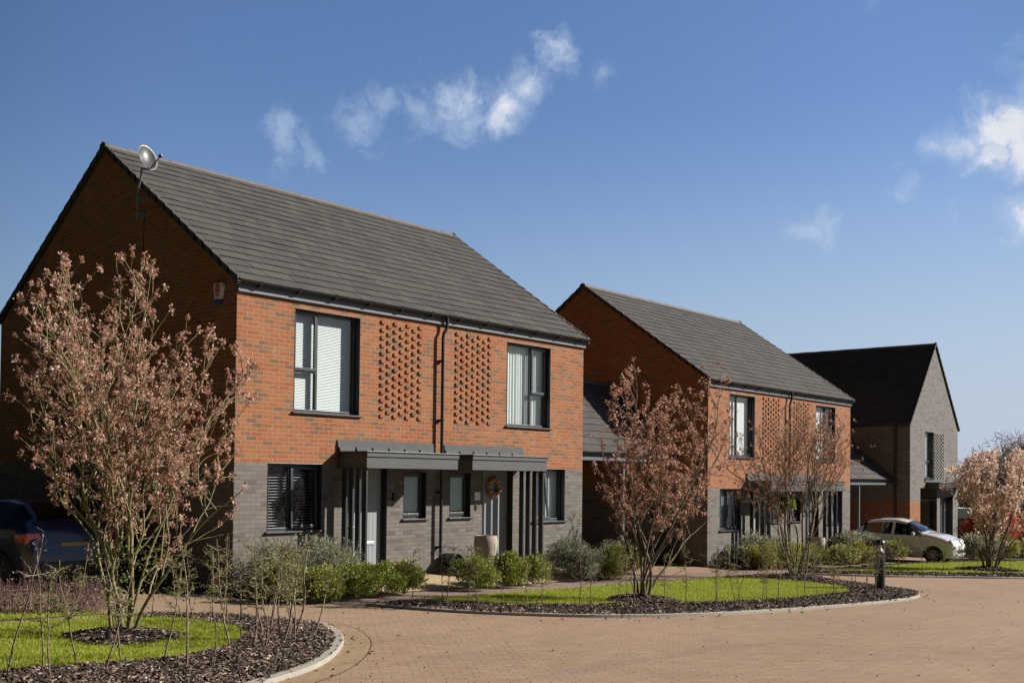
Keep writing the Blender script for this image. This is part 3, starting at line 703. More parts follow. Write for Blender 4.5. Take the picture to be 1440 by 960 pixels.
def house(name, loc, label, group, variant):
    H = empty(name, loc, 0, label, 'house', group)
    up_ops = [(1.22, 2.755, 2.93, 4.775), (6.985, 8.52, 2.93, 4.775)]
    lo_ops = [(.686, 1.885, .825, ZB), (7.90, 9.10, .825, ZB), (3.93, 4.56, .975, 1.90), (5.23, 5.87, .975, 1.90), (2.50, 3.50, -.6, ZB), (6.235, 7.235, -.6, ZB)]
    zr = ZR-.10; ze_in = ZE-.06
    w = MB(); wall_panel(w, .28, HL-.28, ZB, ZT, up_ops)
    w.box(.281, HL-.281, .012, .3, ZT, ZE-.09)
    pent = [(.3, ZB), (HW-.3, ZB), (HW-.3, ZE+.2), (HW/2, zr-.03), (.3, ZE+.2)]
    gpoly = [(0, ZB), (HW, ZB), (HW, ze_in), (HW/2, zr), (0, ze_in)]
    w.prism(gpoly, 'x', 0, .28); w.prism(gpoly, 'x', HL-.28, HL)
    w.box(.29, HL-.29, HW-.3, HW, ZB, ze_in)
    w.build('upper_wall', M_red, H)
    p = MB(); wall_panel(p, 0, HL, -1.2, ZB, lo_ops)
    p.box(0, .28, .302, HW, -1.2, ZB-.002); p.box(HL-.28, HL, .302, HW, -1.2, ZB-.002); p.box(.29, HL-.29, HW-.3, HW, -1.2, ZB-.002)
    p.quad((0,0,-1.2),(0,.302,-1.2),(0,.302,ZB),(0,0,ZB)); p.quad((HL,0,-1.2),(HL,0,ZB),(HL,.302,ZB),(HL,.302,-1.2))
    p.build('lower_wall', M_grey, H)
    # upper windows (left one: opening light on the left; right one mirrored)
    v = .40 if variant == 0 else 0
    if variant == 0:
        L1 = [(0,.38,.40,1,1), (0,.38,0,.40,0), (.38,1,0,1,0)]; R1 = [(0,.62,0,1,0), (.62,1,.40,1,1), (.62,1,0,.40,0)]
    else:
        L1 = [(0,.40,0,1,0), (.40,1,0,1,0)]; R1 = [(0,.60,0,1,0), (.60,1,0,1,1)]
    window(H, *up_ops[0], L1, blind='white' if variant == 0 else 'sheer')
    window(H, *up_ops[1], R1, blind='curtain' if variant == 0 else 'sheer')
    window(H, *lo_ops[0], [(0,.46,0,1,0), (.46,1,0,1,2)], blind='dark' if variant == 0 else 'curtain', slit=.05, label='grey', tilt=R_(2))
    window(H, *lo_ops[1], [(0,.5,0,1,2), (.5,1,0,1,0)], blind='curtain', label='grey', tilt=R_(7))
    window(H, *lo_ops[2], [(0,1,0,1,1)], blind='frost'); window(H, *lo_ops[3], [(0,1,0,1,1)], blind='frost')
    brick_panel(H, 3.27, 7, 2.925, 13); brick_panel(H, 5.36, 7, 2.925, 13)
    # doors
    for k, (dx0, dx1) in enumerate(((2.50,3.50),(6.235,7.235))):
        fr = MB(); frame_ring(fr, dx0+.002, dx1-.002, -.12, ZB-.004, .055, .10, .19); 
        fr.box(dx0+.002, dx0+.014, -.004, .10, -.12, ZB-.004); fr.box(dx1-.014, dx1-.002, -.004, .10, -.12, ZB-.004); fr.box(dx0+.014, dx1-.014, -.004, .10, ZB-.016, ZB-.004)
        d = MB(); a, b = dx0+.06, dx1-.06
        n = 9; pw = (b-a)/n
        for q in range(n): d.box(a+q*pw+.002, a+(q+1)*pw-.002, .118, .16, -.06, ZB-.062)
        d.box(a, b, .124, .158, -.06, ZB-.062)
        do = d.build('door', M_doorg, H, bevel=.003)
        fr.build('door_frame', M_frame, do, bevel=.002)
        lb = MB(); lb.box((a+b)/2-.13 if k else b-.40, (a+b)/2+.13 if k else b-.16, .105, .12, .50, .57); lb.box(((a+b)/2-.11) if k else b-.38, ((a+b)/2+.11) if k else b-.18, .10, .106, .515, .555)
        lb.build('letter_box', M_chrome if k == 0 else M_chrome, do, bevel=.003)
        hx = a+.06 if k == 0 else b-.06
        hd = MB(); hd.tube([(hx, .115, .86), (hx, .075, .86)], .009); hd.tube([(hx, .08, .86), (hx+(.11 if k == 0 else -.11), .078, .86)], .009); hd.box(hx-.02, hx+.02, .108, .12, .78, .98)
        hd.build('handle', M_chrome, do)
        st = MB(); st.box(dx0, dx1, -.02, .3, -.16, -.12); st.build('threshold', M_concrete, do)
    # door canopies with timber-look fins
    for k, (c0, c1) in enumerate(((2.235, 4.61), (5.03, 7.40))):
        fl = MB()
        fx0, fx1 = (2.225, 4.72) if k == 0 else (5.04, 7.55)
        fl.prism([(-.008, 2.475), (-.020, 2.47), (-.045, 2.345), (-.004, 2.345)], 'x', fx0, fx1)
        n = 6; sw = (fx1-fx0)/n
        for q in range(n):
            a = fx0+q*sw+.032; b = fx0+(q+1)*sw-.032
            fl.raw([(a-.016,-.046,2.350),(b+.016,-.046,2.350),(b,-.075,2.265),(a,-.075,2.265),(a-.016,-.03,2.350),(b+.016,-.03,2.350),(b,-.058,2.265),(a,-.058,2.265)], [(0,1,2,3),(7,6,5,4),(0,4,5,1),(3,2,6,7),(0,3,7,4),(1,5,6,2)])
        cn = MB(); cn.box(c0+.02, c1-.02, -.79, -.003, 1.99, 2.235)
        co = cn.build('door_canopy', M_anth, H, bevel=.004)
        fl.build('flashing', M_zinc, co)
        fa = MB(); fa.box(c0, c1, -.812, -.79, 1.955, 2.155); fa.box(c0, c0+.02, -.79, -.003, 1.955, 2.155); fa.box(c1-.02, c1, -.79, -.003, 1.955, 2.155)
        fa.build('fascia', M_panel, co, bevel=.004)
        tc = MB(); tc.box(c0-.03, c1+.03, -.85, -.003, 2.237, 2.262); tc.build('roof_cap', M_black, co, bevel=.003)
        tr = MB(); tr.box(c0-.012, c1+.012, -.835, -.812, 2.162, 2.236)
        tr.build('roof_trim', M_panel, co, bevel=.003)
        fxx = (c0+.035) if k == 0 else (c1-.075)
        for q in range(4):
            yy = -.765+q*.182
            f = MB(); f.box(fxx, fxx+.042, yy, yy+.115, -.5, 1.988); f.build('fin_post', M_anth, co, bevel=.004)
    # eaves: gutter, fascia, brackets
    fa = MB(); fa.box(-.01, HL+.02, -.045, .01, ZT+.012, ZE-.05); fa.box(-.01, HL+.02, -.060, -.045, ZT+.022, ZT+.05)
    fo = fa.build('eaves_fascia', M_fascia, H, bevel=.003)
    gt = MB(); V = []; pr = [(-.052+(-.062)+.062*math.cos(t), ZE-.035+.062*math.sin(t)) for t in np.linspace(math.pi, 2*math.pi, 9)]
    pr2 = [(a, b) for a, b in pr]+[(q[0]*.0+(-.114)+(q[0]+.114)*.9, ZE-.035+(q[1]-ZE+.035)*.9) for q in pr[::-1]]
    gt.prism(pr2, 'x', -.04, HL+.05)
    go = gt.build('gutter', M_black, H, smooth=True)
    x = .35
    while x < HL:
        br = MB(); br.prism([(-.185, ZE-.03), (-.16, ZE-.10), (-.114, ZE-.125), (-.05, ZE-.115), (-.05, ZE-.05), (-.175, ZE-.025)], 'x', x, x+.05); x += .83
        br.build('gutter_bracket', M_black, go)
    dp = MB(); px = 4.885
    dp.tube([(px+.10,-.114,ZE-.07),(px+.10,-.114,ZE-.26),(px+.085,-.112,ZE-.32),(px+.015,-.104,ZE-.42),(px,-.10,ZE-.50),(px,-.10,1.2),(px,-.10,-.7)], .034, 12)
    dpo = dp.build('downpipe', M_black, H, smooth=True)
    for zz in (4.15, 2.95, 1.5, .4):
        c = MB(); c.box(px-.05, px+.05, -.06, -.002, zz-.02, zz+.02); c.lathe((px,-.10,zz-.022), [(.041,0),(.041,.044)], 14); c.build('pipe_clip', M_black, dpo)
    # roof
    tile_roof(-.055, HL+.055, -OV-.05, ZE-.045, HW/2-.03, ZR-.055, .292, .30, 'roof', H)
    rb = tile_roof(-.055, HL+.055, HW+OV+.05, ZE-.045, HW/2+.03, ZR-.055, .6, .6, 'rear_roof', H)
    rg = MB(); ridge_line(rg, -.06, HL+.06, HW/2, ZR-.012); rg.build('ridge', M_ridge, H)
    sl = math.hypot(HW/2, ZR-ZE)
    for side, xx in ((0, -.085), (1, HL+.02)):
        vg = MB()
        for fr_ in (0, 1):
            n = 18
            for q in range(n):
                t0 = q/n; t1 = (q+1)/n
                def pt(t, off):
                    yy = -OV-.05+(HW/2+OV+.05)*t; zz = ZE-.045+(ZR-.055-ZE+.045)*t+off
                    return (yy if fr_ == 0 else HW-yy, zz)
                a, b = pt(t0, .060), pt(t1+.01, .035); c, d = pt(t1+.01, -.085), pt(t0, -.070)
                vg.prism([a, b, c, d], 'x', xx, xx+.065)
        vg.prism([(HW/2-.13, ZR-.17), (HW/2-.10, ZR-.03), (HW/2, ZR+.025), (HW/2+.10, ZR-.03), (HW/2+.13, ZR-.17)], 'x', xx-.006, xx+.06)
        vg.build('verge', M_verge, H)
    return H

A = house('brick_house', (0,0,0), 'large orange and grey brick semi-detached house nearest the camera with a dish on its gable', 'orange brick semi-detached houses', 0)
B = house('brick_house', (15.768,.0868,-.4642), 'middle orange and grey brick house between the two carports, half hidden by blossom trees', 'orange brick semi-detached houses', 1)
# details on the near house
d = MB(); d.box(5.985, 6.165, -.012, -.002, 1.33, 1.50); d.build('house_plaque', M_white, A, bevel=.003)
d = MB(); d.box(6.01, 6.045, -.02, -.002, 1.12, 1.24); d.build('doorbell', M_black, A, bevel=.004)
d = MB(); d.box(3.63, 3.74, -.05, -.002, 1.34, 1.50); d.box(3.65, 3.72, -.056, -.05, 1.36, 1.44); d.build('meter_light', M_black, A, bevel=.006)

# ------------------------------------------------------------------ house C (gable to the road)
def house_c():
    H = empty('gable_house', (31.5,.17,-.93), 0, 'narrow grey brick house at the far right, its tall gable facing the road', 'house')
    w, zt, zr, dp, zrb = 5.62, 5.03, 8.42, 9.6, 2.0
    wins = [(1.67, 2.66, 2.88, 4.78)]; rec = (1.12, 3.05, -1.2, 2.50); gw = [(3.43, 5.0, .25, 2.16)]
    up_ = MB(); wall_panel(up_, 0, w, zrb, zt, wins+[rec]+gw)
    up_.prism([(0, zt), (w, zt), (w/2, zr-.06)], 'y', 0, .3)
    up_.prism([(0, zt), (w, zt), (w/2, zr-.06)], 'y', dp-.3, dp)
    up_.box(0, .28, .302, dp, zrb+.002, zt); up_.box(w-.28, w, .302, dp, zrb+.002, zt); up_.box(.29, w-.29, dp-.3, dp-.001, zrb, zt-.001)
    up_.quad((0,0,zrb),(0,.302,zrb),(0,.302,zt),(0,0,zt)); up_.quad((w,0,zrb),(w,0,zt),(w,.302,zt),(w,.302,zrb))
    up_.build('upper_wall', M_grey2, H)
    lo = MB(); wall_panel(lo, 0, 1.12, -1.3, zrb, [])
    lo.box(0, .28, .302, dp, -1.3, zrb); lo.quad((0,0,-1.3),(0,.302,-1.3),(0,.302,zrb),(0,0,zrb))
    lo.box(1.12, 1.125, .3, 1.3, -1.3, 2.5)
    lo.build('lower_wall', M_red, H)
    lo = MB(); wall_panel(lo, 3.05, w, -1.3, zrb, gw); lo.box(w-.28, w, .302, dp, -1.3, zrb); lo.box(3.05, 3.06, .3, 1.3, -1.3, 2.5)
    lo.quad((w,0,-1.3),(w,0,zrb),(w,.302,zrb),(w,.302,-1.3)); lo.build('bay_wall', M_grey2, H)
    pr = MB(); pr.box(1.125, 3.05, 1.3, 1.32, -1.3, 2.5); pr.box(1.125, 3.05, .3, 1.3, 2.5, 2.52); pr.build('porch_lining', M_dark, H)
    dd = MB(); dd.box(1.5, 2.45, 1.24, 1.29, -.1, 2.0); do = dd.build('door', M_anth, H); hh = MB(); hh.tube([(1.6,1.2,.9),(1.6,1.2,1.2)], .012); hh.build('handle', M_chrome, do)
    window(H, *wins[0], [(0,1,.36,1,0), (0,1,0,.36,0)], blind='sheer')
    window(H, *gw[0], [(0,.5,0,1,1), (.5,1,0,1,0)], blind='dark', slit=.05)
    brick_panel(H, 2.74, 7, 2.86, 13, mat=M_grey2)
    c = MB(); c.box(1.83, w+.02, -.50, -.003, 2.52, 2.70); c.box(1.80, w+.05, -.53, -.003, 2.70, 2.73); co = c.build('porch_canopy', M_anth, H, bevel=.004)
    f = MB(); f.box(1.6, 4.2, -.03, -.003, 2.735, 2.82)
    for k in range(8): f.prism([(-.06,2.66),(-.09,2.735),(-.003,2.735)], 'x', 1.86+k*.33, 2.12+k*.33)
    f.build('flashing', M_panel, co)
    dp_ = MB(); dp_.tube([(-.09,.55,zt-.02),(-.08,.55,zt-.3),(-.08,.55,-1.2)], .045, 10); dp_.build('downpipe', M_black, H, smooth=True)
    g = MB(); g.prism([(-.18,zt-.02),(-.16,zt-.09),(-.06,zt-.09),(-.04,zt-.02),(-.04,zt+.0),(-.18,zt+.0)], 'y', -.05, dp); g.build('gutter', M_black, H)
    g = MB(); g.prism([(w+.18,zt-.02),(w+.16,zt-.09),(w+.06,zt-.09),(w+.04,zt-.02),(w+.04,zt+.0),(w+.18,zt+.0)], 'y', -.05, dp); g.build('gutter', M_black, H)
    # roof built along x, then turned a quarter turn
    for sgn in (0, 1):
        ro = tile_roof(-.05, dp+.05, -(w/2+.10), zt-.06, 0, zr, .292, .30, 'roof', H)
        ro.rotation_euler = (0, 0, -math.pi/2) if sgn == 0 else (0, 0, math.pi/2)
        ro.location = (w/2, dp, 0) if sgn == 0 else (w/2, 0, 0)
    r = MB(); ridge_line(r, 0, dp+.1, 0, zr+.04, w=.09); ro = r.build('ridge', M_ridge, H); ro.rotation_euler = (0,0,math.pi/2); ro.location = (w/2,-.05,0)
    for s in (-1, 1):
        v = MB(); n = 15
        for q in range(n):
            t0, t1 = q/n, (q+1)/n+.01
            def pt(t, o): return (w/2+s*(w/2+.10)*(1-t)+s*o, zt-.06+(zr-zt+.06)*t+abs(o)*.7)
            v.prism([pt(t0,.045), pt(t1,.03), pt(t1,-.05), pt(t0,-.05)], 'y', -.065, -.005)
        v.build('verge', M_verge, H)
    return H
house_c()

# ------------------------------------------------------------------ carports
def carport(x0, x1, y0, z0, yr, zr, label, postx, zg):
    H = empty('carport', ((x0+x1)/2, y0, zg), 0, label, 'carport', 'carports between the houses')
    def loc(o): o.location = (-(x0+x1)/2, -y0, -zg); return o
    loc(tile_roof(x0, x1, y0, z0, yr, zr, .295, .30, 'roof', H)); loc(tile_roof(x0, x1, 2*yr-y0, z0, yr, zr, .6, .6, 'rear_roof', H))
    m = MB(); ridge_line(m, x0, x1, yr, zr+.05); loc(m.build('ridge', M_ridge, H))
    m = MB(); m.prism([(y0-.09+.055*math.cos(t)-.0, z0-.0+.055*math.sin(t)) for t in np.linspace(math.pi, 2*math.pi, 8)], 'x', x0+.01, x1-.01); m.box(x0, x1, y0-.03, y0+.02, z0-.10, z0-.01)
    loc(m.build('gutter', M_black, H))
    m = MB(); m.box(x0, x1, y0-.02, y0+.14, z0-.22, z0-.105); loc(m.build('beam', M_fascia, H, bevel=.004))
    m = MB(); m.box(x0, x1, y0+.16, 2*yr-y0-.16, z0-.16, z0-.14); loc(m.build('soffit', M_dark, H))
    m = MB(); m.box(postx-.04, postx+.04, y0+.03, y0+.11, zg-.3, z0-.22); loc(m.build('post', M_fascia, H, bevel=.004))
    m = MB(); sl = math.hypot(yr-y0, zr-z0)
    m.prism([(y0+.1, z0+.17), (yr, zr+.17), (yr, zr+.05), (y0+.1, z0+.05)], 'x', x1-.022, x1-.003); loc(m.build('flashing', M_zinc, H))
    return H
carport(HL+.003, 15.765, 1.16, 2.50, 3.5, 4.62, 'tiled carport joining the nearest house and the middle house', 13.26, gz(13))
carport(25.548, 31.40, .85, 1.90, 3.3, 4.0, 'tiled carport behind the silver car, joining the middle house and the grey gable house', 28.3, gz(28))
# dark side door in the middle house's gable under the carport
d = MB(); d.box(-.03, -.002, .9, 1.85, -.3, 1.75); o = d.build('side_door', M_anth, B, bevel=.004)
d = MB(); d.tube([(-.05,1.0,.75),(-.05,1.0,.95)], .012); d.build('handle', M_chrome, o)

# ------------------------------------------------------------------ blossom trees
M_bl2m = attr_mat('russet_pink_blossom', [(0,(.25,.11,.07)),(.4,(.42,.22,.15)),(.75,(.57,.36,.27)),(.93,(.72,.55,.45)),(1,(.86,.78,.7))], .7, .45)
def env_scale(p, H, Rw, base_w): return 1
STAT = []
def grow_tree(name, loc, H, Rw, nstem, label, bark_m, bloss_m, seed, cl=.05, leaf=.013, npc=9, dens=1., bare_below=.3, tuft=1., splits=(), lean=(0,0), twig_gap=.15, crown_shape=None, splay=1., tw=1., group='multi-stemmed blossom trees along the road', r0=.026, greens=0):
    global rng
    keep = rng; rng = np.random.default_rng(seed)
    T = empty(name, (loc[0], loc[1], gz(loc[0])+.05), 0, label, 'tree', group)
    tb = Tubes(); CL = []; 
    def path(p, d, L, step, wob, trop, out=None, outk=0.):
        n = max(3, int(L/step)); P = [p.copy()]; d = d/np.linalg.norm(d)
        wv = rng.normal(0, 1, 3)
        for i in range(n):
            wv = wv*.6+rng.normal(0, 1, 3)*.8
            d = d+wv*wob+np.array([0,0,trop])
            if out is not None: d = d+out*outk
            d /= np.linalg.norm(d); p = p+d*(L/n); P.append(p.copy())
        return np.array(P)
    def inside(p):
        z = p[2]/H
        if z > 1.0: return False
        r = math.hypot(p[0]-lean[0]*z, p[1]-lean[1]*z)
        prof = Rw*(crown_shape(z) if crown_shape else (min(1., .42+1.15*z) if z < .55 else math.sqrt(max(0., 1-((z-.55)/.47)**2))*1.04+.02))
        return r < prof
    for s in range(nstem):
        a = 2*math.pi*(s+rng.uniform(-.3,.3))/nstem
        inner = s % 3 == 0
        th = rng.uniform(.03,.14) if inner else rng.uniform(.14,.36)*splay
        out = np.array([math.cos(a), math.sin(a), 0])
        p0 = out*rng.uniform(.02,.12)*(Rw/1.3)+np.array([0,0,-.03]); 
        d0 = out*math.sin(th)+np.array([lean[0]/H*.6, lean[1]/H*.6, math.cos(th)])
        L = H*(rng.uniform(.95,1.08) if inner else rng.uniform(.82,1.05))
        P = path(p0, d0, L, .13, .055, .010, out, .010)
        out_i = [j for j in range(len(P)) if not inside(P[j]) and j > len(P)*.3 and P[j][2] > .33*H]
        if out_i: P = P[:max(4, out_i[0])]
        n = len(P); rad = r0*rng.uniform(.7,1.1)*(1-np.linspace(0,1,n))**.8+.004
        tb.add(P, rad, 7)
        i = int(n*bare_below*rng.uniform(.8,1.1))
        while i < n-1:
            t = i/n
            ph = a+rng.normal(0, 1.25); bo = np.array([math.cos(ph), math.sin(ph), 0])
            ang = rng.uniform(.40, .92)
            bd = bo*math.sin(ang)+np.array([0,0,math.cos(ang)])
            BL = (H*.36*(1-t)+.30*Rw)*rng.uniform(.65,1.2)
            Bp = path(P[i], bd, BL, .09, .085, .045)
            nb = len(Bp); br = max(.0055, rad[i]*.5)
            # cut where it leaves the crown
            ok = [j for j in range(nb) if inside(Bp[j])]
            if len(ok) >= 3:
                Bp = Bp[:max(ok)+1]; nb = len(Bp)
                tb.add(Bp, br*(1-np.linspace(0,1,nb))*.8+.0036, 5)
                j = max(1, int(nb*.30)); acc = 0
                while j < nb:
                    for q in range(2 if rng.random() < .55*dens else 1):
                        tv = unit(1)[0]*.8+(Bp[min(j,nb-1)]-Bp[j-1])/(np.linalg.norm(Bp[min(j,nb-1)]-Bp[j-1])+1e-6)*.8+np.array([0,0,.45])
                        TL = rng.uniform(.12,.42)*(Rw/1.3)**.5
                        Tp = path(Bp[j], tv, TL, .07, .12, .03)
                        if not inside(Tp[-1]): continue
                        tb.add(Tp, np.linspace(.0042,.0024,len(Tp))*tw, 4)
                        for f in (1., .80, .55):
                            if rng.random() < (.95 if f == 1. else .55*dens): CL.append(Tp[int(f*(len(Tp)-1))]+rng.normal(0,.012,3))
                    if rng.random() < .5*dens: CL.append(Bp[j])
                    j += 1 if rng.random() < .75*dens else 2
                CL.append(Bp[-1])
            i += max(1, int(round(twig_gap/.13*rng.uniform(.5,1.5))))
        if inside(P[-1]): CL.append(P[-1])
    tb.build('trunk', bark_m, T)
    CL = np.array(CL); n = len(CL)*npc; STAT.append((seed, len(CL)))
    size = np.repeat(rng.uniform(.5,1.25,len(CL)), npc)
    off = unit(n)*(rng.random((n,1))**.6)*cl*size[:,None]*np.array([1,1,1.25])
    C = np.repeat(CL, npc, axis=0)+off
    A = unit(n)*.5+off/(cl)*.8+np.array([0,0,.15]); A /= np.linalg.norm(A, axis=1, keepdims=True); Bv = perp(A)
    l = leaf*rng.uniform(.6,1.35,(n,1)); 
    # outermost faces are the pale bud tips
    rr = np.linalg.norm(off, axis=1)/cl; fr = np.clip(rng.random(n)*.72+.28*(rng.random(n) < .35)*rr, 0, 1)
    quads(C, A*l, Bv*l*.62, 'crown', bloss_m, T, fr=fr)
    if greens:
        n = greens; P = np.column_stack([rng.normal(0,.22,n), rng.normal(0,.22,n), rng.uniform(.2,1.15,n)])
        A = unit(n); quads(P, A*.018, perp(A)*.010, 'shoot_leaves', M_whipleaf, T, fr=rng.uniform(.5,1,n))
    rng = keep
    return T
grow_tree('blossom_tree', (-4.2,-3.9), 4.45, 1.60, 10, 'large blossom tree on the near left lawn in front of the dark gable', M_bark, M_bl1, 12, cl=.056, leaf=.017, npc=26, dens=.36, bare_below=.25, twig_gap=.25, r0=.021, greens=330, splay=1.05,
          crown_shape=lambda z: (.78+.45*z if z < .45 else .94*math.sqrt(max(0, 1-((z-.45)/.575)**2))+.06))
grow_tree('blossom_tree', (5.0,-4.85), 4.5, 1.50, 9, 'rust coloured blossom tree on the centre lawn in front of the first carport', M_bark2, M_bl2m, 5, cl=.062, leaf=.020, npc=20, dens=.44, bare_below=.38, lean=(.45,-.55), twig_gap=.19, splay=.8, r0=.024,
          crown_shape=lambda z: (.2+1.2*z if z < .62 else 1.0*math.sqrt(max(0, 1-((z-.55)/.46)**2))))
grow_tree('blossom_tree', (13.35,-3.75), 4.15, 2.35, 11, 'thin open blossom tree in front of the middle house door canopies', M_bark2, M_bl2, 23, cl=.055, leaf=.02, npc=10, dens=.42, bare_below=.40, twig_gap=.26, r0=.024, splay=.6, greens=150)
grow_tree('blossom_tree', (22.6,-5.4), 3.55, 2.1, 12, 'dense beige blossom tree at the right edge beside the red leaved shrub', M_bark2, M_bl4, 31, cl=.10, leaf=.034, npc=14, dens=.55, lean=(.45,-.55), bare_below=.42, twig_gap=.17, r0=.036, splay=.8,
          crown_shape=lambda z: (.10+2.0*max(0,z-.29) if z < .6 else 1.02*math.sqrt(max(0, 1-((z-.58)/.43)**2))))

# ------------------------------------------------------------------ shrubs
def shrub(loc, r, h, mat, label, n=2600, leaf=.022, asp=.42, seed=0, group=None, cat='shrub', ry=None, z0=.03, updir=.6, clump=26, name='shrub', fill=.55, mat_stem=None):
    global rng
    keep = rng; rng = np.random.default_rng(1000+seed)
    r *= 1.14; h *= 1.06; ry = ry or r
    T = empty(name, (loc[0], loc[1], gz(loc[0])+z0), 0, label, cat, group)
    # clumps: shoots end on an uneven dome
    n = int(n*1.9); leaf = leaf*1.15; clump = int(clump*1.35); cd_ = unit(clump*3); cd_ = cd_[cd_[:,2] > -.75][:clump]
    cr = rng.uniform(.62,1.08,len(cd_))
    ctr = cd_*cr[:,None]*np.array([r*.72, ry*.72, h*.40])+np.array([0,0,h*.48])
    tb = Tubes()
    for c in ctr[:min(len(ctr),14)]:
        tb.add(np.array([[c[0]*.12,c[1]*.12,0],[c[0]*.6,c[1]*.6,c[2]*.55],c]), np.array([.006,.004,.002]), 4)
    tb.build('stems', mat_stem or M_bark2, T)
    k = rng.integers(0, len(ctr), n)
    u = unit(n); rad = rng.random((n,1))**.5
    C = ctr[k]+u*rad*np.array([r*.36, ry*.36, h*.26])*rng.uniform(.8,1.15,(len(ctr),1))[k]
    C[:,2] = np.abs(C[:,2])+.01
    A = u*.6+unit(n)*.55+np.array([0,0,updir]); A /= np.linalg.norm(A, axis=1, keepdims=True)
    l = leaf*rng.uniform(.6,1.3,(n,1)); B = perp(A)
    fr = np.clip(rng.normal(.45,.24,n), 0, 1)
    quads(C, A*l, B*l*asp, 'foliage', mat, T, fr=fr)
    rng = keep; return T
gA = 'glossy green shrubs by the near house'; gS = 'silvery shrubs by the near house'
shrub((-.05,-1.50), .42,.54, M_leafo, 'olive green shrub at the house corner, behind the left island saplings', 3400, .022, seed=1, group=gA)
shrub((.42,-1.72), .44,.50, M_leafg, 'low green shrub between the house corner and the path, in front of the silvery bush', 3400, .022, seed=2, group=gA)
shrub((1.15,-1.66), .46,.50, M_leafg, 'low glossy shrub along the path below the blinds window', 3800, .022, seed=3, group=gA)
shrub((1.85,-1.60), .42,.52, M_leafg, 'glossy green shrub on the path edge below the left door fins', 3600, .022, seed=15, group=gA)
shrub((2.50,-1.55), .36,.52, M_leafg, 'rounded green shrub closest to the gravel in front of the left grey door', 3200, .022, seed=4, group=gA)
shrub((1.45,-.62), .72,.86, M_leafs, 'big silvery grey bush under the window with dark blinds', 7000, .021, .32, seed=5, group=gS, clump=44)
shrub((.45,-.60), .50,.90, M_leafs, 'silvery olive bush against the grey wall at the near house corner', 4200, .021, .34, seed=6, group=gS)
shrub((4.30,-1.62), .46,.56, M_leafg, 'rounded glossy shrub in front of the clay pot', 3800, .022, seed=7, group=gA)
shrub((5.35,-1.52), .42,.62, M_leafg, 'glossy green shrub in front of the wreath door', 3600, .022, seed=8, group=gA)
shrub((6.25,-1.45), .34,.52, M_leafg, 'small round dark green shrub right of the wreath door', 2600, .022, seed=9, group=gA)
shrub((8.45,-.62), .55,.86, M_leafs, 'silvery bush below the right ground floor window of the near house', 4600, .024, .34, seed=10, group=gS)
shrub((8.15,-1.25), .46,.66, M_leafs, 'grey green bush at the path edge left of the carport', 3400, .024, .36, seed=16, group=gS)
shrub((8.95,-1.35), .48,.64, M_leafo, 'olive green shrub beside the path near the carport post', 3600, .024, seed=11, group=gA)
shrub((9.75,-1.15), .52,.72, M_leafo, 'yellowish green shrub at the carport entrance, behind the rust coloured tree', 3600, .025, seed=12, group=gA)
shrub((10.5,-.55), .55,.74, M_leafs, 'grey green bush in front of the dark carport opening', 3400, .025, .36, seed=13, group=gS)
gB = 'shrubs along the front of the middle house'
for i, (x, y, r, h, m, lb) in enumerate([
    (16.35,-1.3,.50,.62,M_leafy,'yellow tipped shrub at the left corner of the middle house'),
    (17.0,-.65,.62,.86,M_leafs,'silvery bush under the left ground window of the middle house'),
    (17.4,-1.45,.52,.66,M_leafo,'olive shrub below the left canopy fins of the middle house'),
    (18.35,-1.5,.52,.60,M_leafo,'green shrub behind the thin tree, left of the middle house door'),
    (18.2,-.7,.55,.78,M_leafs,'grey bush against the wall beside the left door of the middle house'),
    (19.3,-1.45,.48,.62,M_leafo,'green shrub directly behind the thin blossom tree'),
    (21.3,-1.5,.52,.58,M_leafo,'bright green shrub right of the middle house doors'),
    (22.4,-1.55,.52,.60,M_leafy,'yellow green shrub left of the path bollard'),
    (23.1,-.75,.66,.92,M_leafs,'silvery bush at the right end of the middle house wall'),
    (24.3,-.9,.62,.88,M_leafs,'grey green bush beside the rear of the silver car'),
    (23.6,-1.6,.55,.70,M_leafp,'brown leaved shrub behind the path bollard'),
    (25.0,-1.55,.52,.66,M_leafo,'green shrub just right of the bollard, before the silver car')]):
    shrub((x,y), r, h, m, lb, 2400, .032, .45, seed=40+i, group=gB)
gR = 'bushes beyond the silver car'
for i, (x, y, r, h, m, lb) in enumerate([
    (30.2,-2.9,.75,.95,M_leafs,'grey green bush in front of the silver car bonnet'),
    (31.6,-3.2,.75,.85,M_leafo,'low green bush below the red leaved shrub'),
    (33.4,-4.0,.9,.85,M_leafo,'green bush right of the red leaved shrub'),
    (36.5,-3.6,1.2,.9,M_leafy,'yellow green bush before the dark fence'),
    (40.5,-3.6,1.6,.8,M_leafo,'wide low green bush at the foot of the dark fence')]):
    shrub((x,y), r, h, m, lb, 2400, .045, .5, seed=60+i, group=gR)
shrub((33.9,-2.2), 1.12,1.75, M_leafr, 'tall shrub with bright red young leaves at the right edge', 6500, .05, .36, seed=70, clump=50, z0=.25, updir=.9, name='red_leaved_shrub')
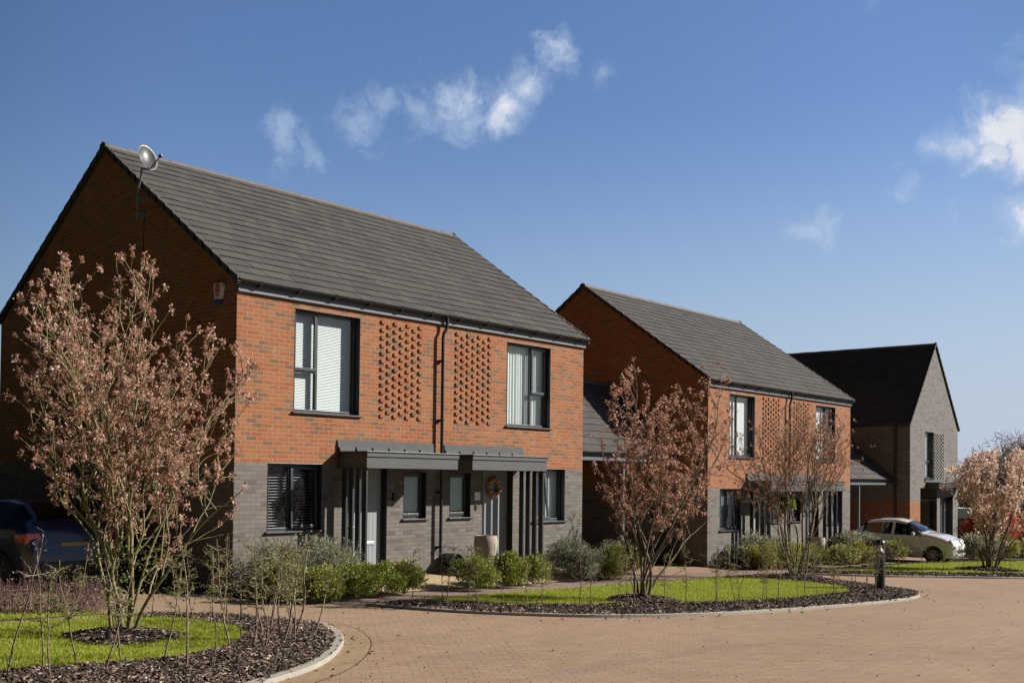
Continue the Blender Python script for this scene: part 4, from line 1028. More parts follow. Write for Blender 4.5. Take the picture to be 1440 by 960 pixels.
# purple-brown bare hedge by the left drive
def low_hedge():
    T = empty('hedge', (-3.9,.1,gz(-3.9)+.0), 0, 'low purple brown leafless hedge beside the drive at the far left', 'hedge')
    n = 1500; t = rng.random(n); x = -1.9+t*0+rng.uniform(-3.2,3.05,n)*.0; 
    a = np.array([-3.6,.9]); b = np.array([1.05,-1.25])
    P = a+(b-a)*t[:,None]; nn = np.array([.42,.9]); P = P+nn*rng.uniform(-.32,.32,n)[:,None]
    tb = Tubes()
    tips = []
    for (px, py) in P:
        h = rng.uniform(.26,.50); e = np.array([px+rng.normal(0,.06), py+rng.normal(0,.06), h])
        tb.add(np.array([[px,py,0],[(px+e[0])/2+rng.normal(0,.02),(py+e[1])/2,h*.5],e]), np.array([.0035,.0028,.0015]), 3); tips.append(e)
    tb.build('stems', bark('purple_twig', (.05,.028,.026), (.12,.07,.062), (.22,.15,.13)), T)
    tips = np.array(tips); k = rng.integers(0,n,9000); C = tips[k]*np.array([1,1,1])+rng.normal(0,.035,(9000,3)); C[:,2] = np.abs(C[:,2])*rng.random(9000)**.45
    A = unit(9000); quads(C, A*.013, perp(A)*.008, 'foliage', M_leafp, T)
low_hedge()
shrub((-4.75,.15), .40,.45, M_leafy, 'small yellow green bush at the left end of the purple hedge', 1400, .022, seed=80, group='low bushes by the left drive')

# ------------------------------------------------------------------ hedge saplings (whips)
def whip_proto(seed, h, leaves, nb):
    g = np.random.default_rng(seed); tb = Tubes(); C = []
    p = np.zeros(3); P = [p.copy()]; d = np.array([g.normal(0,.10), g.normal(0,.10), 1.]); n = 9
    for i in range(n):
        d = d*.8+np.array([g.normal(0,.09), g.normal(0,.09), .25]); d /= np.linalg.norm(d); p = p+d*h/n; P.append(p.copy())
    P = np.array(P); tb.add(P, np.linspace(.0088,.0036,n+1), 6)
    for b in range(nb):
        i = int(g.uniform(.42,1.0)*n); a = g.uniform(0,6.28); L = g.uniform(.10,.34)*h*.8
        q = P[i].copy(); dd = np.array([math.cos(a), math.sin(a), g.uniform(.0,.9)]); B = [q.copy()]
        for k in range(5):
            dd = dd+g.normal(0,.28,3); dd /= np.linalg.norm(dd); q = q+dd*L/5; B.append(q.copy())
        B = np.array(B); tb.add(B, np.linspace(.0038,.0019,6), 4)
        for k in range(1,6):
            for _ in range(leaves): C.append(B[k]+g.normal(0,.012,3))
            if g.random() < .5:
                tdir = g.normal(0,1,3); tdir /= np.linalg.norm(tdir); E = B[k]+tdir*g.uniform(.03,.08)
                tb.add(np.array([B[k], (B[k]+E)/2, E]), .0013, 3); C.append(E)
    V = (np.concatenate(tb.V), np.concatenate(tb.F)); C = np.array(C)
    n = len(C); A = g.normal(0,1,(n,3)); A /= np.linalg.norm(A, axis=1, keepdims=True); B = np.cross(A, g.normal(0,1,(n,3))); B /= np.linalg.norm(B, axis=1, keepdims=True)
    l = g.uniform(.6,1.4,(n,1)); return V, C, A*l, B*l
PROTO = []
for k in range(9):
    lv, nb = ((1,8),(3,17),(2,13))[k % 3]
    (V, F), C, A, B = whip_proto(300+k, 1.0, lv, nb)
    root = bpy.data.objects.new('hedge_sapling', None); st = mesh_np('stem', V, F, M_whip, root, smooth=True, uv=False)
    sc = .0105 if k % 3 else .008
    lf = quads(C, A*sc, B*sc*.6, 'leaves', M_whipleaf if k % 3 else M_whiptwig, root); PROTO.append((root, st, lf))
    for o in (st, lf): COL.objects.unlink(o)
ORD = 'first second third fourth fifth sixth seventh eighth ninth tenth eleventh twelfth thirteenth fourteenth fifteenth sixteenth seventeenth eighteenth nineteenth twentieth'.split()
def scr(p):
    d = Vector((p[0]+10.7498, p[1]+15.2327, 0)); return d.dot(rt)/d.dot(fw)
def plant_whips(pts, hmin, hmax, label, group, ks=range(9), wide=1.):
    base_label = label
    for oi, (x, y) in enumerate(sorted(pts, key=scr)):
        label = base_label.replace('sapling', 'sapling, '+ORD[oi]+' from the left,', 1)
        root, st, lf = PROTO[random.choice(list(ks))]
        r = root.copy(); COL.objects.link(r); h = random.uniform(hmin, hmax); r.scale = (h*wide, h*wide, h)
        r.location = (x, y, gz(x)+.035); r.rotation_euler = (random.uniform(-.07,.07), random.uniform(-.07,.07), random.uniform(0, 6.28))
        tag(r, label, 'sapling', group)
        for c in (st, lf): c2 = c.copy(); c2.parent = r; COL.objects.link(c2)
plant_whips([(-6.26,-5.5),(-6.0,-5.75),(-5.89,-5.41),(-5.54,-5.38),(-5.56,-5.94),(-5.21,-5.6),(-4.75,-5.62),(-4.33,-5.84),(-4.87,-6.2)], .95, 1.2,
    'thin bare sapling along the front of the near left lawn', 'saplings along the front of the near left lawn')
plant_whips([(-3.69,-5.2),(-3.37,-4.98),(-3.28,-5.1),(-2.83,-4.63),(-2.53,-4.78),(-3.0,-5.2),(-2.87,-5.3),(-3.48,-5.55),(-2.3,-4.6),(-2.45,-4.3),(-2.62,-5.0),(-2.2,-4.85),(-3.15,-5.45)], 1.0, 1.25,
    'twiggy sapling in the dense clump by the rounded left kerb', 'saplings at the rounded end of the left island', (1,2,4,5,7,8), 1.15)
plant_whips([(-3.23,-3.6),(-2.78,-3.5),(-2.47,-3.4),(-2.06,-3.8),(-1.98,-4.1),(-2.3,-3.1),(-2.55,-2.75),(-2.9,-2.35),(-3.3,-2.15),(-3.9,-2.1)], .9, 1.15,
    'slim sapling along the back of the near left lawn', 'saplings along the back of the left island', (1,2,4,5,7,8))
plant_whips([(1.35,-2.9),(1.78,-3.2),(1.72,-3.3),(1.63,-3.85),(1.75,-3.98),(2.26,-4.05),(2.26,-4.5),(2.37,-4.74),(3.1,-4.95),(3.18,-5.1),(3.4,-5.4),(3.66,-5.45),(3.5,-5.77),(3.95,-5.95),(4.6,-5.95)], .85, 1.05,
    'slender sapling by the kerb on the left centre lawn', 'saplings along the left half of the centre lawn', (0,3,6,1,4))
plant_whips([(5.3,-6.15),(5.53,-6.0),(5.89,-6.2),(6.02,-6.1),(5.69,-6.37),(6.53,-6.35),(6.47,-6.47),(6.92,-6.47),(7.4,-6.6),(7.9,-6.5),(8.25,-6.57),(8.7,-6.7),(9.23,-6.55),(9.83,-6.6),(10.2,-6.75),(10.63,-6.55),(10.74,-6.7),(11.2,-6.5),(11.7,-6.3)], .85, 1.12,
    'slender sapling between the rusty tree and the bollard', 'saplings along the right half of the centre lawn')
plant_whips([(11.9,-2.7),(12.45,-2.8),(12.6,-3.1),(12.8,-3.4),(13.1,-4.4),(12.76,-4.6),(12.9,-5.0),(12.6,-5.5),(13.2,-3.0),(13.6,-3.1)], .8, 1.0,
    'slender sapling round the thin blossom tree', 'saplings at the back of the centre island')
plant_whips([(15.9,-3.0),(16.4,-3.7),(17.0,-4.3),(17.5,-4.65),(18.1,-5.0),(18.83,-5.3),(19.28,-5.75),(19.67,-5.95),(20.1,-6.3),(20.5,-6.6),(20.9,-6.9),(21.6,-7.2),(22.2,-7.5)], .9, 1.15,
    'slender sapling before the far right lawn', 'saplings along the far right lawn')

# ------------------------------------------------------------------ cars
def interp(xs, ys, s): return np.interp(s, xs, ys)
def smoothcurve(xs, ys, s):
    v = np.interp(s, xs, ys); 
    return v
def build_car(root, L, T, mat, wheels, aw, hw_front, dims):
    """T: dict of (stations, ztop, zbelt, wbelt, wtop, zbot). local: front at y=0, rear at y=L, forward is -y."""
    st = np.arange(0, L+.001, .03); st[-1] = L
    ker = np.array([1,2,3,2,1.]); ker /= ker.sum()
    def cv(k, sm=True):
        v = np.interp(st, T['s'], T[k])
        if sm:
            vp = np.pad(v, 2, mode='edge'); v = np.convolve(vp, ker, 'valid'); vp = np.pad(v, 2, mode='edge'); v = np.convolve(vp, ker, 'valid')
        return v
    zt, zb, wb, wtp = cv('zt'), cv('zb'), cv('wb'), cv('wt'); z0 = cv('z0')
    for wy in wheels:
        d = np.abs(st-wy); arch = np.where(d < aw, np.sqrt(np.maximum(0, aw**2-d**2))+dims['ax'], 0); z0 = np.maximum(z0, arch)
    nv = 6+6+5
    V = []
    for i in range(len(st)):
        row = []
        for t in np.linspace(0, 1, 6, endpoint=False):
            z = z0[i]+(zb[i]-z0[i])*t
            zz = (z-.2)/(zb[i]-.2+1e-6)
            w = wb[i]*(.93+.07*math.sin(min(1,max(0,zz))*math.pi*.62)/math.sin(math.pi*.5))
            row.append((min(w, wb[i]), z))
        gh = zt[i]-zb[i]
        for t in np.linspace(0, 1, 6, endpoint=False):
            w = wb[i]*(1-t)**1.0*1.0+wtp[i]*t; w = wb[i]+(wtp[i]-wb[i])*(t**.9) if gh > .2 else wb[i]+(wtp[i]-wb[i])*(1-math.cos(t*math.pi/2))
            z = zb[i]+(gh*.90)*t if gh > .2 else zb[i]+gh*.9*math.sin(t*math.pi/2)
            row.append((w, z))
        for t in np.linspace(0, 1, 5):
            row.append((wtp[i]*(1-t), zb[i]+gh*.90+gh*.10*math.sin(t*math.pi/2)))
        V.append(row)
    pts = []; idx = {}
    for i, row in enumerate(V):
        for side in (1, -1):
            for j, (w, z) in enumerate(row):
                if side == -1 and j == nv-1: idx[i,side,j] = idx[i,1,j]; continue
                idx[i,side,j] = len(pts); pts.append((side*w, st[i], z))
    body, side_g, wind, rear_g = [], {1: [], -1: []}, [], []
    for i in range(len(st)-1):
        ym = (st[i]+st[i+1])/2
        for side in (1, -1):
            for j in range(nv-1):
                f = (idx[i,side,j], idx[i+1,side,j], idx[i+1,side,j+1], idx[i,side,j+1])
                if side == 1: f = f[::-1]
                gh = zt[i]-zb[i]; kind = 'b'
                if dims['g0'] < ym < dims['g1'] and 6 <= j <= 10:
                    tj = (j-6+.5)/6
                    if gh > .16+tj*.12 and gh > .12 and not any(abs(ym-p) < .035 for p in dims['pill']): kind = 'g'
                if dims['w0'] < ym < dims['w1'] and j >= 11 : kind = 'w'
                if dims['r0'] < ym < dims['r1'] and j >= 11 : kind = 'r'
                (body if kind == 'b' else side_g[side] if kind == 'g' else rear_g if kind == 'r' else wind).append(f)
    for i in (0, len(st)-1):
        loop = [idx[i,1,j] for j in range(nv)]+[idx[i,-1,j] for j in range(nv-2,-1,-1)]
        body.append(tuple(loop) if i == 0 else tuple(loop[::-1]))
    def sub(name, faces, m):
        used = sorted({q for f in faces for q in f}); mp = {q: k for k, q in enumerate(used)}
        o = mesh_np(name, [pts[q] for q in used], [tuple(mp[q] for q in dict.fromkeys(f)) for f in faces], m, root, smooth=True, uv=False)
        bm = bmesh.new(); bm.from_mesh(o.data); bmesh.ops.recalc_face_normals(bm, faces=bm.faces); bm.to_mesh(o.data); bm.free()
        return o
    b = sub('body', body, mat); b.data.set_sharp_from_angle(angle=R_(50)); sub('side_window', side_g[1], M_glass_c); sub('side_window', side_g[-1], M_glass_c); sub('rear_window', rear_g, M_glass_c); sub('windscreen', wind, M_glass_c)
    u = MB(); u.box(-dims['hw']*.80, dims['hw']*.80, .18, L-.18, .17, .62); u.box(-.5,.5,1.3,L-.6,.62,.80); 
    for xx in (-.35,.35): u.box(xx-.2, xx+.2, 1.75, 1.9, .7, 1.12); u.box(xx-.11, xx+.11, 1.78, 1.86, 1.12, 1.28)
    u.build('underbody', M_black, root, bevel=.03)
    for k, wy in enumerate(wheels):
        for sx_ in (1, -1):
            xo = sx_*(dims['hw']-.10); r = dims['wr']
            w = MB(); w.lathe((0,0,-.09), [(r*.60,.02),(r*.64,-.003),(r*.95,0),(r,.03),(r,.15),(r*.95,.18),(r*.64,.183),(r*.60,.16)], 28)
            wo = w.build('wheel', M_tyre, root, smooth=True); wo.rotation_euler = (0, math.pi/2, 0); wo.location = (xo, wy, r)
            rm = MB(); zo = .073 if sx_ > 0 else -.073
            rm.lathe((0,0,zo-.003), [(r*.645,0),(r*.645,.006)], 28, mi=1)
            for q in range(7):
                a = 2*math.pi*q/7; Mx = Matrix.Rotation(a, 4, 'Z'); zz = (.078 if sx_ > 0 else -.092)
                rm.box(.03, r*.62, -.026, .026, zz, zz+.014, M=Mx)
            rm.lathe((0,0,.078 if sx_ > 0 else -.098), [(.06,0),(.06,.02)], 12)
            for a_, b_ in ((.60,.66),): rm.tube([(math.cos(t)*r*.63, math.sin(t)*r*.63, zo*1.14) for t in np.linspace(0, 6.2832, 25)], .012, 5, caps=False)
            rm.build('rim', [M_rim, M_black], wo)
    return b
def detail(fn, name, m, root, **k):
    mb = MB(); fn(mb); return mb.build(name, m, root, **k)
def city_car():
    R = empty('silver_hatchback', (26.75,-3.28,gz(26.75)+.0), R_(3), 'small rounded pale silver hatchback parked nose out before the second carport', 'car')
    T = dict(s=[0,.04,.12,.30,.55,.80,1.02,1.3,1.62,2.0,2.5,2.95,3.2,3.42,3.52,3.56],
             zt=[.55,.67,.77,.88,.955,1.005,1.04,1.24,1.41,1.485,1.475,1.40,1.22,1.0,.80,.62],
             zb=[.48,.57,.65,.75,.82,.865,.89,.915,.93,.94,.955,.98,.96,.88,.72,.55],
             wb=[.34,.52,.65,.745,.79,.805,.81,.815,.815,.815,.815,.80,.77,.71,.62,.52],
             wt=[.18,.32,.44,.52,.56,.58,.60,.575,.545,.54,.535,.51,.50,.52,.46,.38],
             z0=[.26,.22,.20,.19,.19,.19,.19,.19,.19,.19,.19,.20,.21,.24,.28,.32])
    build_car(R, 3.56, T, M_car1, (.70,3.0), .335, .8, dict(ax=.27,g0=1.02,g1=3.08,pill=(2.02,),w0=1.06,w1=1.60,r0=2.98,r1=3.22,hw=.80,wr=.285))
    for s in (-1, 1):
        def hl(m, s=s): m.lathe((0,0,0), [(.02,-.03),(.085,0),(.105,.03),(.085,.055),(.02,.065)], 20)
        h = detail(hl, 'headlight', M_lamp, R, smooth=True); h.location = (s*.60,.17,.70); h.rotation_euler = (R_(70), 0, s*R_(-32)); h.scale = (1,1.15,1)
        def fl(m, s=s): m.lathe((0,0,0), [(.02,-.02),(.05,0),(.055,.015),(.02,.03)], 16)
        h = detail(fl, 'fog_lamp', M_lamp, R, smooth=True); h.location = (s*.54,.055,.56); h.rotation_euler = (R_(80),0,s*R_(-25))
        def mi(m, s=s): m.box(s*.80-.02, s*.80+.02, 1.30, 1.36, .95, .99); m.lathe((s*.90,1.31,.98), [(.03,-.065),(.08,-.045),(.095,0),(.08,.05),(.03,.068)], 14, sy=.62)
        detail(mi, 'door_mirror', M_car1, R, smooth=True)
        def dh(m, s=s): m.box(s*.80, s*.835, 1.93, 2.08, .80, .825)
        detail(dh, 'door_handle', M_chrome, R, bevel=.006)
        def tl(m, s=s): m.box(s*.66-.05, s*.66+.05, 3.38, 3.47, .80, 1.0)
        detail(tl, 'rear_light', M_tail, R, bevel=.02)
        def sm_(m, s=s): m.tube([(s*.815,1.08,.22),(s*.825,1.5,.21),(s*.825,2.6,.21),(s*.815,2.72,.22)], .02, 6)
        detail(sm_, 'side_sill', M_black, R)
        def seam(m, s=s):
            m.tube([(s*.812,1.12,.90),(s*.817,1.13,.6),(s*.805,1.14,.3)], .004, 4); m.tube([(s*.817,2.04,.93),(s*.822,2.06,.6),(s*.81,2.03,.3)], .004, 4)
        detail(seam, 'door_seam', M_black, R)
    detail(lambda m: (m.box(-.40,.40,-.012,.05,.35,.47), m.box(-.30,.30,.0,.06,.24,.29)), 'grille', M_black, R, bevel=.012)
    detail(lambda m: m.box(-.45,.45,-.03,.03,.295,.335), 'bumper_trim', M_car1, R, bevel=.012)
    detail(lambda m: m.box(-.26,.26,-.028,-.016,.48,.585), 'number_plate', M_plate_w, R, bevel=.003)
    detail(lambda m: m.tube([(-.10,.03,.64),(-.03,.02,.645),(.03,.02,.645),(.10,.03,.64)], .012, 6), 'badge_bar', M_chrome, R)
    detail(lambda m: m.tube([(0,2.35,1.47),(0,2.72,1.74)], .006, 5), 'aerial', M_black, R)
    detail(lambda m: (m.tube([(-.35,1.04,1.055),(-.05,1.22,1.19)], .009, 4), m.tube([(.12,1.02,1.05),(.42,1.2,1.165)], .009, 4)), 'wiper', M_black, R)
city_car()
def blue_car():
    R = empty('dark_blue_hatchback', (-1.68,6.35,gz(-1.7)+.0), R_(180), 'dark blue car in the shade of the gable at the far left', 'car')
    # mirrored by the half turn: rear faces the camera side
    T = dict(s=[0,.05,.2,.5,1.0,1.35,1.75,2.2,2.9,3.5,3.9,4.15,4.27,4.32],
             zt=[.60,.72,.84,.95,1.02,1.07,1.30,1.48,1.53,1.47,1.28,1.08,.90,.62],
             zb=[.52,.62,.72,.84,.92,.95,.97,.98,1.0,1.03,1.02,.98,.84,.58],
             wb=[.55,.66,.78,.86,.89,.90,.90,.90,.90,.89,.87,.82,.76,.70],
             wt=[.35,.45,.55,.62,.66,.68,.62,.59,.58,.57,.60,.64,.6,.5],
             z0=[.28,.24,.22,.21,.21,.21,.21,.21,.21,.21,.22,.24,.27,.32])
    build_car(R, 4.32, T, M_car2, (.88,3.5), .37, .88, dict(ax=.31,g0=1.45,g1=3.75,pill=(2.45,3.2),w0=1.38,w1=2.1,r0=3.52,r1=4.02,hw=.89,wr=.32))
    for s in (-1, 1):
        detail(lambda m, s=s: (m.box(s*.70-.14, s*.70+.14, 4.10, 4.245, .80, .98), m.box(s*.81-.03, s*.81+.055, 3.92, 4.12, .82, .97)), 'rear_light', M_tail, R, bevel=.03)
        detail(lambda m, s=s: m.lathe((s*.97,1.6,1.02), [(.03,-.065),(.09,-.045),(.10,0),(.09,.05),(.03,.068)], 14, sy=.62), 'door_mirror', M_car2, R, smooth=True)
    detail(lambda m: m.box(-.26,.26,4.285,4.31,.70,.81), 'number_plate', M_plate_y, R, bevel=.003)
    detail(lambda m: m.box(-.62,.62,4.25,4.345,.34,.50), 'rear_bumper', M_black, R, bevel=.03)
blue_car()

# ------------------------------------------------------------------ small things
def bollard():
    R = empty('bollard_light', (12.0,-6.30,gz(12.0)+.04), 0, 'black bollard light with domed cap at the tip of the centre island', 'bollard')
    x = 0
    R.scale = (1.22,1.22,1.04); m = MB(); m.lathe((0,0,-.1), [(.085,0),(.085,.80),(.082,.86)], 28); m.lathe((0,0,0), [(.105,-.02),(.105,.0),(.088,.012)], 28); m.build('post', M_black, R, smooth=True)
    m = MB(); m.lathe((0,0,.76), [(.080,0),(.080,.15)], 28); m.build('lens', M_lens, R, smooth=True)
    m = MB(); m.lathe((0,0,.765), [(.074,0),(.05,.03),(.028,.07),(.022,.10),(.03,.14)], 24); m.build('reflector', M_white, R, smooth=True)
    m = MB(); m.lathe((0,0,.91), [(.090,0),(.090,.03),(.082,.065),(.062,.095),(.035,.112),(.004,.118)], 28); m.build('cap', M_black, R, smooth=True)
    return R
bollard()
def pot():
    R = empty('clay_planter', (5.67,-.62,-.13), 0, 'tall pale clay pot standing beside the wreath door', 'planter')
    m = MB(); m.lathe((0,0,0), [(.14,0),(.165,.12),(.205,.34),(.240,.52),(.247,.64),(.225,.745),(.218,.76),(.200,.755),(.2,.70),(.2,.60),(.15,.55)], 40)
    m.build('pot', M_clay, R, smooth=True); m = MB(); m.lathe((0,0,.6), [(.19,0),(.19,.02),(.01,.03)], 24); m.build('soil', M_soil, R)
pot()
def tub():
    R = empty('black_tub', (5.08,-.30,-.12), R_(-12), 'black rounded plastic tub leaning on the wall at the foot of the downpipe', 'tub')
    m = MB(); pr = [(-.02,0),(.22,0)]
    pr = [(.155*math.cos(t)*1.0 if math.sin(t) < 0 else .20*math.cos(t), .20+.20*math.sin(t) if math.sin(t) > 0 else .20+.19*math.sin(t)) for t in np.linspace(0, 2*math.pi, 29)[:-1]]
    m.prism([(a, b) for a, b in pr], 'y', -.10, .14); m.build('body', M_black, R, bevel=.03)
    m = MB()
    for k in range(5): m.box(-.09+k*.042, -.075+k*.042, -.106, -.10, .10, .113)
    m.build('vent_marks', M_white, R)
    d = MB(); 
tub()
def wreath():
    R = empty('door_wreath', (6.68,.085,1.60), 0, 'round dried flower wreath on the right grey door of the near house', 'wreath')
    m = MB(); V = []
    P = np.array([(math.cos(t)*.165, 0, math.sin(t)*.165) for t in np.linspace(0, 2*math.pi, 25)]); m.tube(P, .028, 8, caps=False); m.build('ring', M_bark2, R)
    n = 1500; t = rng.uniform(0, 6.283, n); u = unit(n)*(.035+.035*rng.random((n,1))); C = np.column_stack([np.cos(t)*.165, 0*t, np.sin(t)*.165])+u; C[:,1] = -np.abs(C[:,1])
    A = unit(n); quads(C, A*.022, perp(A)*.014, 'dried_flowers', M_flower, R, fr=(np.sin(t*3)*.5+.5)*.6+rng.random(n)*.4)
    m = MB(); 
    for k in range(9):
        a = k*.70+.2; c = (math.cos(a)*.165, -.055, math.sin(a)*.165); m.lathe((0,0,0), [(.006,-.035),(.032,-.02),(.04,0),(.03,.022),(.006,.035)], 10); m.V[-1] = m.V[-1]+np.array(c)
    m.build('flower_heads', paint('dusky_flower', (.52,.27,.19), .7, .4, scale=12), R, smooth=True)
wreath()
def dish():
    R = empty('satellite_dish', (-.06,2.90,6.5), 0, 'grey oval satellite dish on a bent pole at the top of the near gable', 'satellite dish')
    m = MB(); m.tube([(-.10,.03,.0),(-.10,.03,.52),(-.11,.0,.58),(-.16,-.16,.70),(-.18,-.22,.76),(-.18,-.24,.90)], .020, 10); m.build('pole', M_galv, R, smooth=True)
    m = MB()
    for z in (.12,.42): m.box(-.13,.055,-.005,.065,z-.03,z+.03); m.box(.048,.058,-.06,.14,z-.06,z+.06)
    m.build('bracket', M_galv, R, bevel=.004)
    # reflector: paraboloid cap looking along D
    D = Vector((.16,-.93,.30)).normalized(); q = D.to_track_quat('Z', 'Y'); V = []; F = []
    rings, sg = 8, 36
    for r in range(rings+1):
        for k in range(sg):
            a = 2*math.pi*k/sg; rr = r/rings; V.append((math.cos(a)*rr*.215, math.sin(a)*rr*.255, .075*rr*rr))
    for r in range(rings):
        for k in range(sg): F.append((r*sg+k, r*sg+(k+1)%sg, (r+1)*sg+(k+1)%sg, (r+1)*sg+k))
    o = mesh_np('reflector', V, F, M_dish, R, smooth=True, uv=False); o.rotation_mode = 'QUATERNION'; o.rotation_quaternion = q; o.location = (-.14,-.28,1.07)
    sdm = o.modifiers.new('t', 'SOLIDIFY'); sdm.thickness = .006
    c = Vector(o.location); low = c+q @ Vector((0,-.24,.06)); tip = c+D*.42+Vector((0,0,-.13))
    m = MB(); m.tube([tuple(Vector((-.18,-.24,.88))), tuple(low), tuple(tip)], .011, 8); m.build('arm', M_black, R)
    m = MB(); m.lathe((0,0,-.03), [(.02,0),(.032,.01),(.032,.06),(.02,.07)], 14); a = m.build('receiver', M_black, R, smooth=True); a.location = tip; a.rotation_mode = 'QUATERNION'; a.rotation_quaternion = q
    m = MB(); m.tube([(.045,.03,.1),(.05,.05,-.4),(.048,.03,-1.2),(.05,.03,-2.6)], .006, 5); m.build('cable', M_black, R)
dish()
def alarm():
    R = empty('alarm_box', (-.002,.47,4.82), 0, 'white alarm box with red print and blue base high on the near gable corner', 'alarm box')
    m = MB(); m.prism([(-.115,.26),(.115,.26),(.135,.19),(.085,-.02),(-.085,-.02),(-.135,.19)], 'x', -.07, 0); m.build('cover', M_white, R, bevel=.015)
    m = MB(); m.prism([(-.083,-.022),(.083,-.022),(.06,-.10),(-.06,-.10)], 'x', -.072, -.002); m.build('strobe', M_blue_p, R, bevel=.012)
    m = MB(); m.box(-.074,-.071,-.065,.055,.10,.235)
    for k in range(5): m.box(-.074,-.071,-.062+.026*k,-.045+.026*k,.055,.085)
    m.box(-.074,-.071,-.05,.04,.025,.037)
    m.build('red_print', M_red_p, R)
    m = MB(); m.box(-.076,-.0745,-.035,.02,.15,.16); m.box(-.076,-.0745,-.035,.02,.18,.19); m.build('white_print', M_white, R)
alarm()
def basket():
    R = empty('hanging_basket', (20.0,-.28,1.02), 0, 'leafy hanging basket between the two doors of the middle house', 'hanging basket')
    m = MB(); m.lathe((0,0,-.12), [(.03,0),(.13,.05),(.18,.15)], 18); m.build('bowl', M_bark2, R)
    m = MB(); m.tube([(0,.27,.46),(0,.0,.46)], .008, 5); m.tube([(0,0,.46),(.16,0,.03)], .004, 4); m.tube([(0,0,.46),(-.16,0,.03)], .004, 4); m.build('chain', M_black, R)
    n = 1600; u = unit(n)*(rng.random((n,1))**.4)*np.array([.27,.25,.25]); A = unit(n); quads(u+np.array([0,0,.06]), A*.03, perp(A)*.015, 'foliage', M_leafg, R)
basket()
def spike_light():
    R = empty('garden_spotlight', (-4.62,-4.30,gz(-4.6)+.06), 0, 'small black garden spotlight in the mulch under the near left tree', 'garden light')
    m = MB(); m.lathe((0,0,0), [(.008,-.05),(.008,.02),(.028,.03),(.030,.12),(.024,.125)], 14); m.build('housing', M_black, R, smooth=True)
spike_light()
# planters and bags by the middle house door
def bpot(x, y, s, label):
    R = empty('planter', (x, y, gz(x)+.2), 0, label, 'planter', 'pots at the middle house doors')
    m = MB(); m.lathe((0,0,0), [(.17*s,0),(.24*s,.25*s),(.28*s,.5*s),(.26*s,.62*s),(.24*s,.62*s),(.24*s,.5*s)], 24); m.build('pot', M_clay, R, smooth=True)
bpot(21.0,-.75,1., 'pale pot by the right door of the middle house, behind the thin tree')

def litter(line, n, off, size, name='spilt_bark'):
    P = np.array(line); T = np.gradient(P, axis=0); T /= np.linalg.norm(T, axis=1, keepdims=True); Nn = np.stack([T[:,1], -T[:,0]], 1)
    k = rng.integers(0, len(P), n); w = rng.exponential(off, n)*rng.choice([-1, -1, -1, 1], n)+.0
    Q = P[k]+Nn[k]*w[:,None]+rng.normal(0,.03,(n,2)); chips(Q, size, z=.012, jz=.006, name=name, zfn=lambda q: np.where(np.abs(w) < .13, .042, .0))
litter(KL, 260, .22, .04); litter(KC, 420, .22, .05)
Q = rng.uniform((-6,-13), (22,-2.6), (330,2)); Q = Q[~inpoly(Q, isl_c) & ~inpoly(Q, isl_l)]; chips(Q, .024, z=.008, jz=.003, name='leaf_litter')
# ------------------------------------------------------------------ far right background
def fence():
    R = empty('timber_fence', (44,-2.0,gz(44)), 0, 'dark timber fence behind the red leaved shrub at the right edge', 'fence')
    a = Vector((40.5,2.0)); b = Vector((58,-12)); dv = (b-a); L = dv.length; dv.normalize(); n = int(L/.15)
    m = MB()
    for k in range(n):
        p = a+dv*(k*.15); h = 1.45+random.uniform(-.015,.015)
        c = p-Vector((44,-2)); zz = gz(p.x)-gz(44); ang = math.atan2(dv.y, dv.x)
        Mx = Matrix.Translation((c.x, c.y, zz)) @ Matrix.Rotation(ang, 4, 'Z'); m.box(0,.143,-.01+(k%2)*.006,.012+(k%2)*.006,-.2,h, M=Mx)
    m.build('boards', M_wood, R)
    m = MB()
    for k in range(0, n, 16):
        p = a+dv*(k*.15); c = p-Vector((44,-2)); zz = gz(p.x)-gz(44); Mx = Matrix.Translation((c.x, c.y, zz)) @ Matrix.Rotation(ang, 4, 'Z'); m.box(-.05,.05,.02,.12,-.2,1.55, M=Mx)
    m.build('posts', M_wood, R)
fence()
def van():
    R = empty('white_van', (53.0,4.6,gz(53)), R_(30), 'white van roof showing behind the fence at the far right', 'van')
    m = MB(); m.prism([(-2.4,.4),(-2.4,1.1),(-1.7,1.25),(-1.1,1.95),(2.4,2.05),(2.45,.4)], 'x', -.95, .95); m.build('body', M_white, R, bevel=.08)
    m = MB(); m.prism([(-1.68,1.27),(-1.15,1.9),(-1.05,1.9),(-1.05,1.3)], 'x', -.97, .97); m.build('cab_window', M_black, R)
    for wy in (-1.6,1.5):
        for s in (-1, 1): m = MB(); m.lathe((0,0,-.1), [(.33,0),(.35,.03),(.35,.17),(.33,.2)], 20); w = m.build('wheel', M_tyre, R); w.rotation_euler = (0, math.pi/2, 0); w.location = (s*.86, wy, .35)
van()
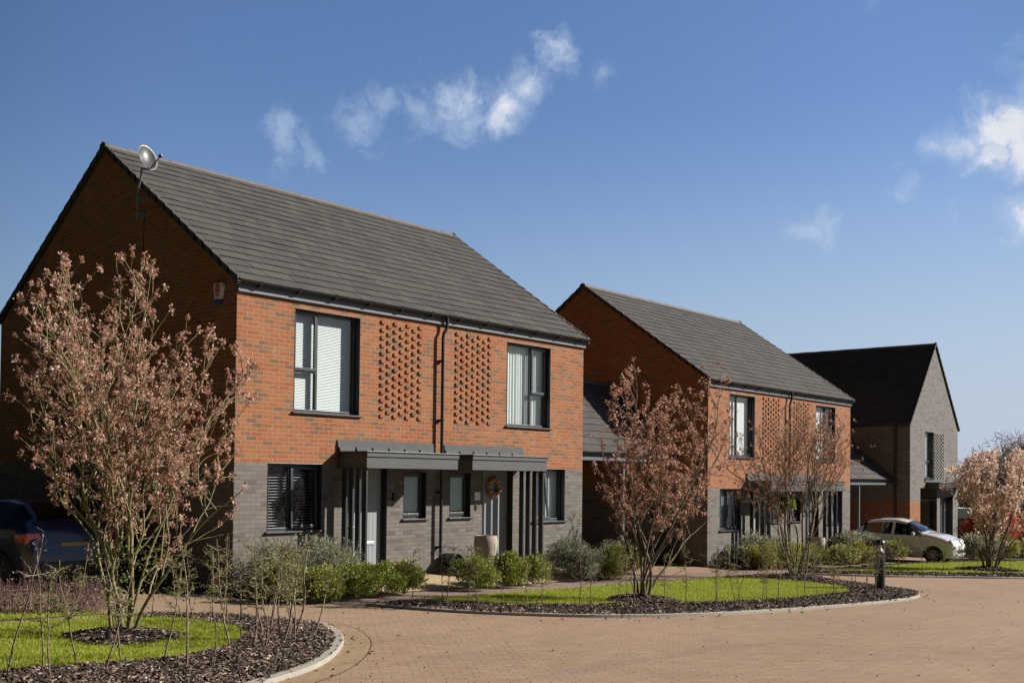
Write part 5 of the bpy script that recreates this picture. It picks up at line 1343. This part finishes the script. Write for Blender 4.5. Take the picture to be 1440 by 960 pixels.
def bare_tree(x, y, h, r, seed, label):
    g = np.random.default_rng(seed); T = empty('bare_tree', (x, y, gz(x)), 0, label, 'tree', 'leafless trees on the skyline')
    tb = Tubes(); C = []; 
    def rec(p, d, L, rad, lv):
        n = 5; P = [p.copy()]
        for i in range(n): d = d+g.normal(0,.13,3)+np.array([0,0,.05]); d /= np.linalg.norm(d); p = p+d*L/n; P.append(p.copy())
        P = np.array(P); tb.add(P, np.linspace(rad, rad*.6, n+1), 5 if lv < 2 else 3)
        if lv == 3: C.append(P[-1]); C.append(P[3]); return
        for k in range(5 if lv else 7):
            q = P[g.integers(2, n+1)]; a = g.uniform(0, 6.283); sp = g.uniform(.4,.95); o = np.array([math.cos(a), math.sin(a), 0])
            rec(q, d*math.cos(sp)+o*math.sin(sp), L*g.uniform(.5,.75), rad*.5, lv+1)
    rec(np.zeros(3), np.array([0,0,1.]), h*.42, r, 0)
    tb.build('trunk', M_twigm, T)
    C = np.array(C); n = len(C)*7; P = np.repeat(C, 7, axis=0)+g.normal(0,.28*h/6,(n,3)); A = g.normal(0,1,(n,3))+np.array([0,0,1.2]); A /= np.linalg.norm(A, axis=1, keepdims=True)
    quads(P, A*.30*h/6, perp(A)*.018*h/6, 'crown', M_twiggrey, T)
M_twigm = bark('far_twig', (.15,.13,.11), (.24,.21,.18), (.32,.28,.24))
FT = [(64.5,9.9,7.4),(66.9,8.5,7.9),(71.5,9.7,8.4),(70.2,6.6,8.6),(75.5,8.0,8.6),(69.3,4.9,9.2),(80,11.8,9.4),(78.4,5.2,9.6),(86,9.5,10.2),(72,2.2,9.6)]; FT = [(a, b, h*.9) for a, b, h in FT]
NM = ['behind the right edge of the grey gable house','rising just right of the grey gable house','dark and dense, behind the left side of the beige tree','over the middle of the beige tree','rising above the beige tree','far right above the fence','at the extreme right edge','pale and far behind the others','tallest, behind the right edge trees','mostly hidden by the grey gable house']
for i, (x, y, h) in enumerate(FT): bare_tree(x, y, h, .13, 500+i, 'leafless grey tree, '+NM[i])
T = tag(mesh_np('far_thicket', *(lambda n: (lambda C, A, B: (np.stack([C-A,C+B,C+A,C-B],1).reshape(-1,3), np.arange(4*n).reshape(n,4)))(*(lambda x, y, z: (np.column_stack([x, y, gz(x)+z]), np.column_stack([rng.normal(0,.15,n), rng.normal(0,.15,n), rng.uniform(.1,.5,n)]), np.column_stack([rng.normal(0,.10,n), rng.normal(0,.10,n), np.zeros(n)])))(rng.uniform(62,90,n), rng.uniform(-26,20,n), 3.6*rng.random(n)**.8)))(26000), M_twiggrey, fr=rng.random(26000), uv=False), kind='stuff')

print('clusters', STAT)
